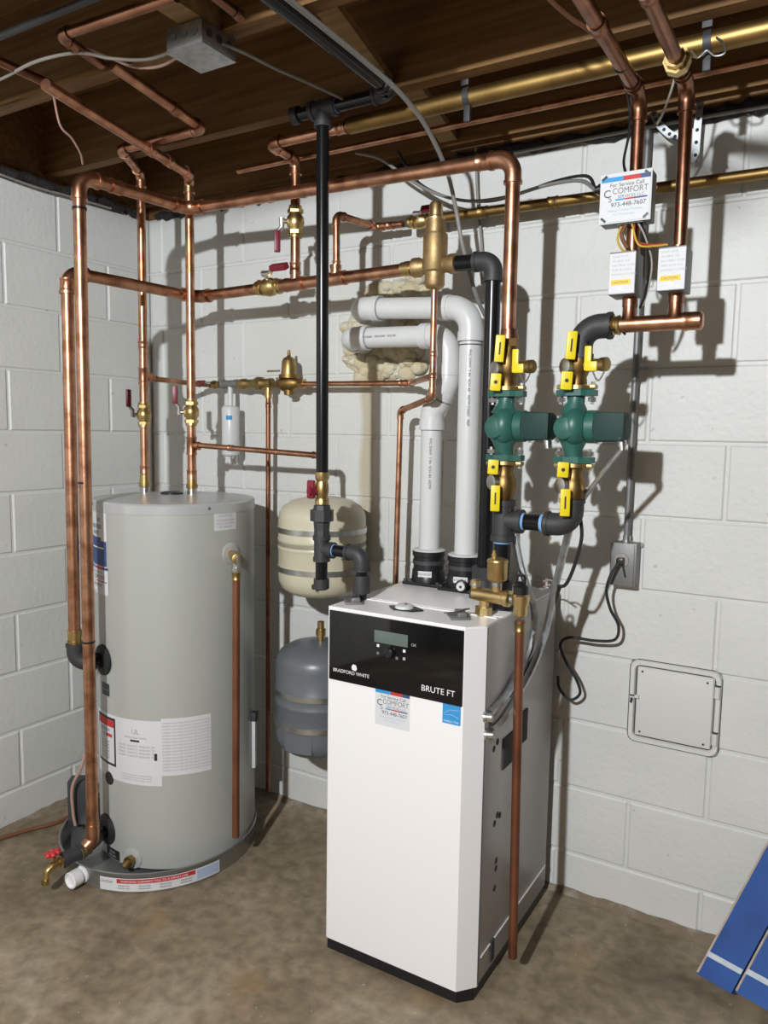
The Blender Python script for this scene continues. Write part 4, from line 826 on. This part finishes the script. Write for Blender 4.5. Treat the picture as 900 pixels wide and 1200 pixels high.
zone_valve('left zone valve with a grey cover, below the control box', ZX[0], None, ''); zone_valve('right zone valve with a grey cover, beside the capped manifold end', ZX[1], None, '')
zp1 = run('zone_pipe', 'copper zone riser behind the control box turning forward under the joists', [(1.922, PYY, 1.765), (1.922, PYY, 2.100), (1.918, -2.3, 2.100)], .0143, 'copper_old', bend=.040, couplings=[(1, .03), (1, .17)])
zp2 = run('zone_pipe', 'copper zone riser right of the control box turning forward under the joists', [(2.022, PYY, 1.765), (2.020, PYY, 2.100), (2.024, -2.3, 2.100)], .0143, 'copper_old', bend=.040, couplings=[(1, .03), (1, .20)])
mk('brass_union', MB().lathe((2.020, -.455, 2.100), (0, -1, 0), [(0, .020), (.012, .020), (.012, .026), (.034, .026), (.034, .021), (.050, .020)], 8), 'brass', zp2, flat=True)
mk('cable_tie', MB().lathe((1.9195, -.52, 2.100), (0, 1, 0), [(0, .0145), (0, .0158), (.005, .0158), (.005, .0145)], 14), 'black_plastic', zp1)
# control box with the service sticker
cb = thing('control_box', 'white sided electrical control box with service sticker on the zone riser', 'control box', (1.914, -.39, 1.82))
mk('case', MB().box((1.914, -.388, 1.873), (.108, .046, .104), ch=.003), 'grey_metal', cb)
mk('cover', MB().box((1.914, -.412, 1.873), (.110, .004, .106), ch=.0015), 'paper', cb)
service_sticker(cb, (1.862, -.4150, 1.823), (1, 0, 0), (0, 0, 1), (0, -1, 0), .104, .094)
for sx_, sz_ in ((-1, -1), (1, -1), (-1, 1), (1, 1)): mk('corner_slot', MB().box((1.914+sx_*.045, -.4165, 1.873+sz_*.044), (.013, .001, .005), (1, 0, sx_*sz_*-.9), (0, 1, 0)), 'black_plastic', cb, flat=True)
mk('wire_opening', MB().box((1.924, -.392, 1.820), (.058, .034, .004)), 'black_plastic', cb, flat=True)
mk('side_connector', MB().lathe((1.860, -.385, 1.905), (-1, 0, 0), [(0, .012), (.012, .012), (.012, .009), (.020, .009)], 10), 'black_plastic', cb)
cable('thermostat_wire', 'yellow and orange wire looping down from the control box', [(1.905, -.395, 1.820), (1.898, -.400, 1.79), (1.910, -.395, 1.765), (1.930, -.385, 1.762)], .0025, 'wire_yellow', 'wire')
cable('thermostat_wire', 'brown wire bundle behind the control box opening', [(1.915, -.400, 1.820), (1.908, -.405, 1.795), (1.920, -.400, 1.768)], .0045, 'wire_brown', 'wire')
cable('thermostat_wire', 'red wire from the control box to the right zone valve', [(1.932, -.398, 1.820), (1.936, -.400, 1.785), (1.960, -.395, 1.772), (2.000, -.390, 1.770)], .0028, 'wire_red', 'wire')
cable('thermostat_wire', 'yellow wire running to the right zone valve top', [(1.928, -.402, 1.818), (1.945, -.405, 1.772), (1.975, -.398, 1.767), (2.003, -.392, 1.768)], .0022, 'wire_yellow', 'wire')
cable('thermostat_wire', 'black wire curving down between the two zone valves', [(1.945, -.395, 1.820), (1.957, -.380, 1.78), (1.962, -.372, 1.72), (1.955, -.362, 1.675), (1.942, -.352, 1.645)], .0032, 'black_plastic', 'wire')
cable('thermostat_wire', 'brown white wire twisted beside the black one between the zone valves', [(1.940, -.400, 1.820), (1.955, -.392, 1.790), (1.968, -.375, 1.74), (1.962, -.365, 1.69), (1.948, -.352, 1.650)], .0022, 'cable_white', 'wire')
cable('thermostat_wire', 'black wire looping under the manifold at the iron elbow', [(1.835, -.392, 1.572), (1.870, -.390, 1.582), (1.900, -.375, 1.600), (1.915, -.360, 1.588)], .0028, 'black_plastic', 'wire')
cable('thermostat_wire', 'dark wire running up along the left zone riser', [(1.908, -.392, 1.926), (1.900, -.385, 1.96), (1.908, -.382, 2.02), (1.905, -.385, 2.08), (1.900, -.46, 2.115), (1.900, -.75, 2.118), (1.82, -1.0, 2.19)], .003, 'black_plastic', 'wire')

# ================================================================== BOILER BRASS MANIFOLD, AIR VENT, RELIEF VALVE
MZ = .972; mm = thing('brass_manifold', 'brass boiler manifold with gauge port on the boiler top', 'manifold', (1.625, -.455, BZ))
mk('barrel', MB().lathe((1.600, -.452, MZ), (.105, -.012, 0), [(0, .010), (.003, .0165), (.020, .017), (.085, .017), (.088, .020), (.100, .020), (.101, .014)], 18), 'brass_bright', mm)
mk('stem', MB().lathe((1.630, -.454, BZ+.0005), (0, 0, 1), [(0, .022), (.020, .022), (.020, .013), (.042, .012)], 8), 'brass_bright', mm, flat=True)
mk('gauge_port', MB().lathe((1.606, -.452, MZ), (0, 0, 1), [(0, .011), (.020, .011), (.020, .013), (.032, .013), (.034, .008)], 10), 'brass_bright', mm); mk('port_collar', MB().cyl((1.606, -.452, MZ+.020), (1.606, -.452, MZ+.026), .0142, 10), 'galvanized', mm)
mk('vent_port', MB().lathe((1.664, -.458, MZ), (0, 0, 1), [(0, .012), (.028, .012), (.028, .010)], 12), 'brass_bright', mm)
mk('sealant_ring', MB().lathe((1.703, -.464, MZ), (1, -.1, 0), [(0, .012), (.012, .0125)], 10), 'galvanized', mm)
av = thing('air_vent', 'small brass cup shaped air vent standing on the boiler manifold', 'air vent', (1.664, -.458, MZ+.028))
mk('sealant_ring', MB().cyl((1.664, -.458, MZ+.026), (1.664, -.458, MZ+.038), .0125, 10), 'galvanized', av)
mk('cup', MB().lathe((1.664, -.458, MZ+.036), (0, 0, 1), [(0, .014), (.004, .022), (.008, .0245), (.046, .0245), (.050, .026), (.054, .0245), (.058, .016), (.060, .004)], 22), 'brass', av)
mk('bleed_valve', MB().lathe((1.656, -.462, MZ+.094), (0, 0, 1), [(0, .006), (.010, .006), (.010, .004), (.018, .004), (.020, .002)], 8), 'brass', av)
rb = thing('relief_valve', 'brass pressure relief valve with black lever on the boiler manifold', 'relief valve', (1.730, -.466, .91))
mk('body', MB().lathe((1.728, -.466, MZ+.016), (0, 0, -1), [(0, .018), (.004, .022), (.018, .021), (.030, .016), (.044, .017), (.052, .015), (.054, .010)], 16), 'brass_bright', rb)
mk('inlet', MB().lathe((1.722, -.465, MZ), (-1, .1, 0), [(0, .012), (.012, .012)], 12), 'brass_bright', rb)
mk('bonnet', MB().lathe((1.728, -.466, MZ+.016), (0, 0, 1), [(0, .018), (.018, .018), (.022, .012), (.030, .006)], 16), 'black_plastic', rb)
mk('lift_lever', MB().sweep(fillet([(1.718, -.470, MZ+.030), (1.720, -.472, MZ+.062), (1.738, -.468, MZ+.062), (1.736, -.466, MZ+.030)], .008, 4), .0035, 8), 'black_plastic', rb)
run('relief_discharge_pipe', 'copper discharge pipe hanging beside the right side of the boiler', [(1.728, -.466, .925), (1.736, -.458, .075)], .0111, 'copper_matte', couplings=[(0, .018)], em='brass_dull')

# ================================================================== ELECTRICAL
ob = thing('outlet_box', 'grey metal outlet box with plug on the back wall', 'outlet', (1.862, -.03, .95))
mk('box', MB().box((1.862, -.024, 1.012), (.066, .046, .118), ch=.003), 'grey_metal', ob); mk('cover', MB().box((1.858, -.049, 1.012), (.064, .004, .116), ch=.0015), 'grey_metal', ob)
mk('receptacle', MB().lathe((1.858, -.051, 1.024), (0, -1, 0), [(0, .019), (.003, .0185)], 20), 'cable_white', ob); mk('lower_slot', MB().box((1.866, -.0515, .992), (.005, .001, .030), (1, 0, .25), (0, 1, 0)), 'black_plastic', ob, flat=True)
mk('top_connector', MB().lathe((1.862, -.024, 1.070), (0, 0, 1), [(0, .015), (.006, .015), (.006, .011), (.020, .011)], 12), 'steel', ob)
mk('ear', MB().cyl((1.896, -.006, 1.064), (1.896, -.001, 1.064), .007, 10), 'steel', ob)
run('electrical_conduit', 'thin grey conduit on the back wall down to the outlet box', [(1.862, -.024, 1.085), (1.866, -.024, 2.150)], .0092, 'grey_metal', cat='conduit')
pc = thing('power_cord', 'black power cord from the outlet hanging in loops by the boiler', 'cord', (1.76, -.06, .58))
mk('plug', MB().box((1.857, -.062, 1.022), (.020, .024, .020), ch=.004), 'black_plastic', pc)
mk('cord', MB().sweep(smooth_path([(1.855, -.072, 1.020), (1.838, -.085, .985), (1.828, -.080, .940), (1.838, -.070, .890), (1.860, -.062, .845), (1.852, -.062, .805), (1.800, -.068, .795), (1.730, -.075, .795), (1.705, -.075, .770), (1.720, -.070, .725), (1.750, -.062, .675), (1.762, -.060, .635), (1.735, -.062, .612), (1.705, -.066, .640), (1.692, -.045, .668)]), .0042, 8), 'rubber', pc)
cable('flexible_conduit', 'grey flexible conduit from the right pump motor bending down', [(1.925, -.386, 1.330), (1.885, -.375, 1.278), (1.845, -.360, 1.225), (1.822, -.340, 1.195)], .0062, 'galvanized', 'conduit')
cable('wire_sleeve', 'black wires hanging from the pump conduit', [(1.845, -.365, 1.232), (1.822, -.345, 1.195), (1.828, -.335, 1.12), (1.812, -.325, 1.05), (1.790, -.32, .995), (1.768, -.315, .985)], .0045, 'rubber', 'cable')
cable('flexible_conduit', 'thick grey flexible conduit from the right pump down to the boiler side', [(1.795, -.330, 1.13), (1.775, -.310, 1.06), (1.752, -.300, .96), (1.735, -.300, .86), (1.718, -.360, .765), (1.700, -.470, .690), (1.690, -.525, .668)], .0095, 'galvanized', 'conduit')
cable('flexible_conduit', 'grey flexible conduit from the left pump down behind the relief valve', [(1.655, -.335, 1.12), (1.672, -.330, 1.04), (1.690, -.325, .98), (1.705, -.300, .90), (1.700, -.33, .80), (1.694, -.44, .735), (1.688, -.535, .712)], .0095, 'galvanized', 'conduit')
for z, y in ((.708, -.545), (.662, -.535)): mk('conduit_connector', MB().lathe((BX1+.001, y-.008, z), (1, .15, .1), [(0, .014), (.006, .014), (.006, .011), (.020, .011)], 12), 'steel', bo)
cable('cable_wrap', 'black cable tied along the grey conduit beside the boiler', [(1.770, -.305, .985), (1.748, -.295, .92), (1.722, -.31, .82), (1.700, -.35, .76), (1.690, -.42, .72)], .0050, 'rubber', 'cable')
cable('sensor_wire', 'pale pink wire from the boiler top to the conduit', [(1.715, -.27, .985), (1.735, -.28, .992), (1.752, -.295, .990)], .0022, 'cable_pink', 'wire')
cable('sensor_wire', 'second pale wire sagging from the boiler top to the conduit', [(1.660, -.16, .945), (1.70, -.18, .955), (1.735, -.28, .980)], .0022, 'cable_pink', 'wire')
jb = thing('junction_box', 'square galvanized junction box under the joists', 'junction box', (1.118, -.868, 2.148))
mk('box', MB().box((1.118, -.868, 2.177), (.102, .102, .046), ch=.003), 'galvanized', jb); mk('cover', MB().box((1.118, -.868, 2.1525), (.104, .104, .003), ch=.001), 'galvanized', jb)
for k, dx in enumerate((-.03, 0, .03)):
    mk('knockout', MB().cyl((1.169, -.868+dx, 2.178), (1.1705, -.868+dx, 2.178), .009, 12), 'dark_plastic', jb); mk('knockout', MB().cyl((1.118+dx, -.919, 2.178), (1.118+dx, -.9205, 2.178), .009, 12), 'grey_metal', jb)
cable('ceiling_cable', 'grey cable from the junction box drooping towards the gas tee', [(1.170, -.862, 2.172), (1.195, -.82, 2.165), (1.205, -.72, 2.168), (1.215, -.60, 2.178), (1.23, -.46, 2.185)], .0038, 'cable_grey', 'cable')
cable('ceiling_cable', 'pale cable looping left from the junction box under the joist', [(1.066, -.880, 2.178), (.99, -.90, 2.165), (.93, -.95, 2.160), (.86, -.98, 2.175), (.74, -1.00, 2.175), (.56, -.99, 2.172), (.30, -1.00, 2.18), (.02, -1.02, 2.188)], .0036, 'cable_white', 'cable')
cable('ceiling_cable', 'pinkish cable curving left of the junction box', [(1.066, -.858, 2.182), (1.00, -.872, 2.160), (.94, -.895, 2.162), (.90, -.93, 2.178), (.86, -.97, 2.195)], .0032, 'cable_pink', 'cable')
cable('thermostat_cable', 'thin pink wire hanging from the joist to the thick copper elbow', [(.63, -.875, 2.175), (.60, -.835, 2.120), (.585, -.79, 2.105), (.56, -.745, 2.085), (.530, -.715, 2.072)], .0028, 'cable_pink', 'wire')
cable('gas_main_cable', 'grey cable tied along the black gas main then dropping to the wall', [(1.418, -2.2, 2.155), (1.415, -1.2, 2.158), (1.410, -.85, 2.160), (1.412, -.66, 2.155), (1.420, -.53, 2.140), (1.418, -.40, 2.110), (1.405, -.26, 2.05), (1.405, -.20, 1.97), (1.420, -.18, 1.87), (1.440, -.12, 1.74), (1.45, -.02, 1.66)], .0060, 'cable_grey', 'cable')
cable('wall_cable', 'dark grey cable sagging along the top of the wall to the control box', [(1.05, -.16, 2.185), (1.12, -.13, 2.165), (1.20, -.11, 2.105), (1.29, -.11, 2.05), (1.40, -.11, 2.012), (1.52, -.12, 2.004), (1.64, -.16, 2.005), (1.76, -.25, 1.975), (1.842, -.383, 1.905)], .0048, 'cable_grey', 'cable')
cable('wall_cable', 'black cable bundled beside the grey one along the wall top', [(1.16, -.10, 2.190), (1.22, -.09, 2.10), (1.32, -.09, 2.04), (1.44, -.09, 2.010), (1.54, -.10, 2.012), (1.66, -.15, 2.015), (1.78, -.26, 1.980), (1.842, -.385, 1.902)], .0040, 'rubber', 'cable')
cable('wall_cable', 'thin grey wire dropping straight down the wall from the joists', [(1.378, -.020, 2.19), (1.385, -.015, 2.05), (1.402, -.012, 1.90), (1.405, -.010, 1.80)], .0045, 'cable_grey', 'cable')
cable('wall_cable', 'pale wire strung diagonally beside the right zone riser', [(2.005, -.39, 2.155), (1.996, -.385, 2.10), (1.975, -.37, 2.05), (1.962, -.365, 2.03)], .0028, 'cable_white', 'wire')
cable('wall_cable', 'grey cable clipped along the top of the wall at the sill', [(1.5, -.03, 2.150), (1.9, -.032, 2.152), (2.3, -.03, 2.150), (2.8, -.03, 2.152)], .0050, 'cable_grey', 'cable')
run('dark_ceiling_pipe', 'dark old pipe crossing under the joists at the top left', [(.655, -.90, 2.182), (.672, -2.2, 2.182)], .0110, 'copper_old')
run('dark_ceiling_pipe', 'dark old pipe with elbow left of the junction box', [(.845, -.905, 2.184), (.875, -1.035, 2.184), (1.20, -1.02, 2.184)], .0110, 'copper_old', bend=.02)
run('dark_ceiling_pipe', 'grey pipe along the joist at the very top left', [(.20, -1.10, 2.184), (1.60, -1.09, 2.184)], .0075, 'cast_iron')
run('dark_ceiling_pipe', 'short copper end poking out above the junction box', [(1.262, -.905, 2.182), (1.285, -1.20, 2.182)], .0095, 'copper_old', couplings=[(0, .05)])
# perforated hanger strap and pipe hangers
for (x, y) in ((1.52, -.380), (2.06, -.380)):
    h = thing('pipe_hanger', 'metal hanger holding the brass main '+('left of the copper elbow' if x < 1.8 else 'near the zone risers'), 'hanger', (x, y, 2.12), 'pipe hangers')
    mk('ring', MB().lathe((x-.008, y, 2.168), (1, 0, 0), [(0, .0215), (0, .0240), (.016, .0240), (.016, .0215)], 20), 'cast_iron', h); mk('ear', MB().box((x, y-.004, 2.130), (.016, .012, .040), ch=.002), 'cast_iron', h); mk('strap', MB().box((x, -.403, 2.225), (.020, .004, .075), ch=.001), 'cast_iron', h)
def perf_strap(label, pts):
    path = smooth_path(pts, 5); st = thing('perforated_strap', label, 'strap', min(path, key=lambda p: p.z)); vs = []; fs = []
    for k, p in enumerate(path):
        d = (path[min(k+1, len(path)-1)]-path[max(k-1, 0)]).normalized(); n = Vector((d.z, 0, -d.x))*.009
        vs += [p+n, p-n, p+n+Vector((0, .0015, 0)), p-n+Vector((0, .0015, 0))]
    for k in range(len(path)-1):
        a = 4*k; fs += [[a, a+1, a+5, a+4], [a+2, a+6, a+7, a+3], [a, a+4, a+6, a+2], [a+1, a+3, a+7, a+5]]
    recalc(mk('band', MB().add(vs, fs), 'galvanized', st, flat=True))
    for k in range(1, len(path)-1, 2): mk('hole', MB().cyl(path[k]+Vector((0, -.0012, 0)), path[k]+Vector((0, .0005, 0)), .0045, 8), 'shade_and_dark_parts', st)
perf_strap('curved perforated metal strap by the wall between the zone risers', [(1.878, -.042, 2.185), (1.897, -.042, 2.150), (1.930, -.042, 2.117), (1.965, -.042, 2.108)])
perf_strap('straight perforated metal strap hanging on the wall behind the right zone riser', [(1.992, -.042, 2.185), (1.989, -.042, 2.120), (1.988, -.042, 2.045)])
cable('hanger_wire', 'bent steel wire hooked round the brass main by the right riser', [(2.030, -.400, 2.150), (2.045, -.405, 2.132), (2.062, -.405, 2.142), (2.078, -.405, 2.128), (2.096, -.405, 2.130), (2.092, -.405, 2.150), (2.078, -.400, 2.165)], .0022, 'steel', 'wire')
cable('zone_cable', 'brown cable joining the left zone riser from the ceiling', [(1.80, -1.0, 2.185), (1.845, -.80, 2.135), (1.870, -.705, 2.122), (1.893, -.640, 2.118), (1.900, -.55, 2.118)], .0040, 'wire_brown', 'cable')
cable('sill_cable', 'thin grey cable along the top of the left wall', [(.022, -1.20, 2.160), (.022, -.80, 2.155), (.022, -.52, 2.143), (.022, -.40, 2.146), (.022, -.20, 2.150)], .0040, 'cable_grey', 'cable')

# ================================================================== WALL HATCH, FOAM
hx0, hx1, hz0, hz1 = 1.884, 2.122, .508, .744
ha = thing('access_hatch', 'white painted metal access hatch in the back wall', 'hatch', ((hx0+hx1)/2, 0, hz0))
def ring(x0, x1, z0, z1, wd, rad, dp, n=6):
    def rr(x0, x1, z0, z1, r):
        o = []
        for cx, cz, a0 in ((x1-r, z1-r, 0), (x0+r, z1-r, 90), (x0+r, z0+r, 180), (x1-r, z0+r, 270)):
            for k in range(n+1): a = R(a0+90*k/n); o.append((cx+r*math.cos(a), cz+r*math.sin(a)))
        return o
    A = rr(x0, x1, z0, z1, rad); B = rr(x0+wd*.2, x1-wd*.2, z0+wd*.2, z1-wd*.2, rad*.9); Cc = rr(x0+wd*.8, x1-wd*.8, z0+wd*.8, z1-wd*.8, rad*.6); D = rr(x0+wd, x1-wd, z0+wd, z1-wd, rad*.5); m = len(A)
    vs = [Vector((x, -.0005, z)) for x, z in A]+[Vector((x, -dp, z)) for x, z in B]+[Vector((x, -dp, z)) for x, z in Cc]+[Vector((x, -.0005, z)) for x, z in D]
    fs = [[j*m+k, j*m+(k+1) % m, (j+1)*m+(k+1) % m, (j+1)*m+k] for j in range(3) for k in range(m)]
    return MB().add(vs, fs)
recalc(mk('frame', ring(hx0, hx1, hz0, hz1, .017, .026, .009), 'hatch_paint', ha))
mk('gap_line', ring(hx0-.0015, hx1+.0015, hz0-.0015, hz1+.0015, .0028, .027, .0022), 'shade_and_dark_parts', ha); mk('gap_line', ring(hx0+.0165, hx1-.0165, hz0+.0165, hz1-.0165, .0030, .012, .0020), 'shade_and_dark_parts', ha)
mk('door', MB().box(((hx0+hx1)/2, -.003, (hz0+hz1)/2), (hx1-hx0-.042, .006, hz1-hz0-.042), ch=.0025), 'hatch_paint', ha)
for z in (.562, .690):
    hg = mk('hinge', MB().lathe((hx1-.010, -.010, z-.016), (0, 0, 1), [(0, .0075), (.032, .0075)], 12), 'hatch_paint', ha); mk('hinge_line', MB().cyl((hx1-.010, -.010, z+.0165), (hx1-.010, -.010, z+.019), .008, 12), 'shade_and_dark_parts', hg)
mk('latch', MB().box((hx0+.016, -.012, .640), (.026, .008, .008), ch=.001), 'hatch_paint', ha); mk('latch_slot', MB().box((hx0+.011, -.0165, .643), (.014, .001, .004)), 'shade_and_dark_parts', ha); mk('latch_pin', MB().cyl((hx0+.008, -.014, .622), (hx0+.010, -.016, .634), .003, 8), 'shade_and_dark_parts', ha)
for x, z in ((hx0+.034, hz1-.032), (hx1-.036, hz1-.034), (hx0+.034, hz0+.032), (hx1-.038, hz0+.032)): mk('screw', MB().cyl((x, -.0055, z), (x, -.0075, z), .003, 8), 'shade_and_dark_parts', ha)
fo = MB(); rnd = random.Random(3)
for (cx, cz, rx, rz, n) in ((.960, 1.690, .045, .06, 10), (.985, 1.585, .055, .05, 14), (1.050, 1.570, .06, .04, 14), (1.120, 1.590, .05, .045, 12), (1.010, 1.790, .04, .025, 8), (1.085, 1.800, .06, .03, 10), (1.150, 1.690, .03, .05, 8), (1.17, 1.81, .05, .02, 6), (1.19, 1.57, .03, .03, 5)):
    for k in range(n):
        s = rnd.uniform(.014, .036); fo.ball((cx+rnd.uniform(-rx, rx), rnd.uniform(-.022, .004), cz+rnd.uniform(-rz, rz)), s, s*.8, s*rnd.uniform(.6, 1.0), 8)
for (cx, cz, rx, rz) in ((1.03, 1.60, .13, .055), (.97, 1.68, .055, .085), (1.08, 1.80, .12, .035), (1.15, 1.62, .07, .05)): fo.ball((cx, .004, cz), rx, .020, rz, 16)
mk('spray_foam', fo, 'foam', None, 'lumpy cream spray foam sealing the vent pipes at the wall', 'spray foam')

# ================================================================== FLOOR ITEMS
pD = Vector((.130, .156, .313)).normalized(); pW = Vector((.943, -.333, 0)).normalized(); pN = pW.cross(pD).normalized(); P0 = Vector((2.126, -.206, .026))
def slab(o, w0, w1, d0, d1, n0, n1): return MB().add([o+pW*w_+pD*d_+pN*n_ for n_ in (n0, n1) for d_ in (d0, d1) for w_ in (w0, w1)], [[0, 2, 3, 1], [4, 5, 7, 6], [0, 1, 5, 4], [2, 6, 7, 3], [0, 4, 6, 2], [1, 3, 7, 5]])
for k, (off, lab) in enumerate(((0, 'blue painted plank with white stripe leaning leftmost against the back wall'), (.094, 'blue painted plank with white stripe leaning right of the first plank'), (.188, 'blue painted plank leaning furthest right against the back wall'))):
    o = P0+pW*off-pD*(-.008 if k == 1 else 0); b = thing('blue_plank', lab, 'plank', o, 'blue planks leaning on the back wall')
    recalc(mk('board', slab(o, 0, .088, 0, .42, -.020, 0), 'blue_paint', b, flat=True))
    recalc(mk('bare_edge', slab(o, -.0015, .0035, .004, .42, -.019, .0006), 'raw_edge', b, flat=True))
    recalc(mk('white_stripe', slab(o, .001, .087, .050, .063, -.001, .0009), 'white_paint', b, flat=True))
gb = thing('grey_control_box', 'small dark grey electrical box behind the left of the water heater', 'control box', (.13, -.47, .05))
mk('case', MB().box((.235, -.560, .120), (.060, .050, .150), (.8, .6, 0), (-.6, .8, 0), ch=.004), 'dark_plastic', gb)
mk('cover', MB().box((.250, -.581, .120), (.058, .003, .146), (.8, .6, 0), (-.6, .8, 0), ch=.001), 'dark_plastic', gb)
cable('box_cable', 'pinkish cable rising from the small grey box', [(.265, -.600, .055), (.262, -.605, .10), (.268, -.610, .19), (.300, -.600, .26), (.315, -.585, .33)], .005, 'cable_pink', 'cable')
cable('floor_hose', 'dark thin hose lying along the foot of the left wall', [(.025, -1.05, .007), (.040, -.80, .007), (.075, -.66, .007), (.120, -.55, .007), (.10, -.42, .007), (.05, -.30, .007)], .007, 'wire_brown', 'hose')
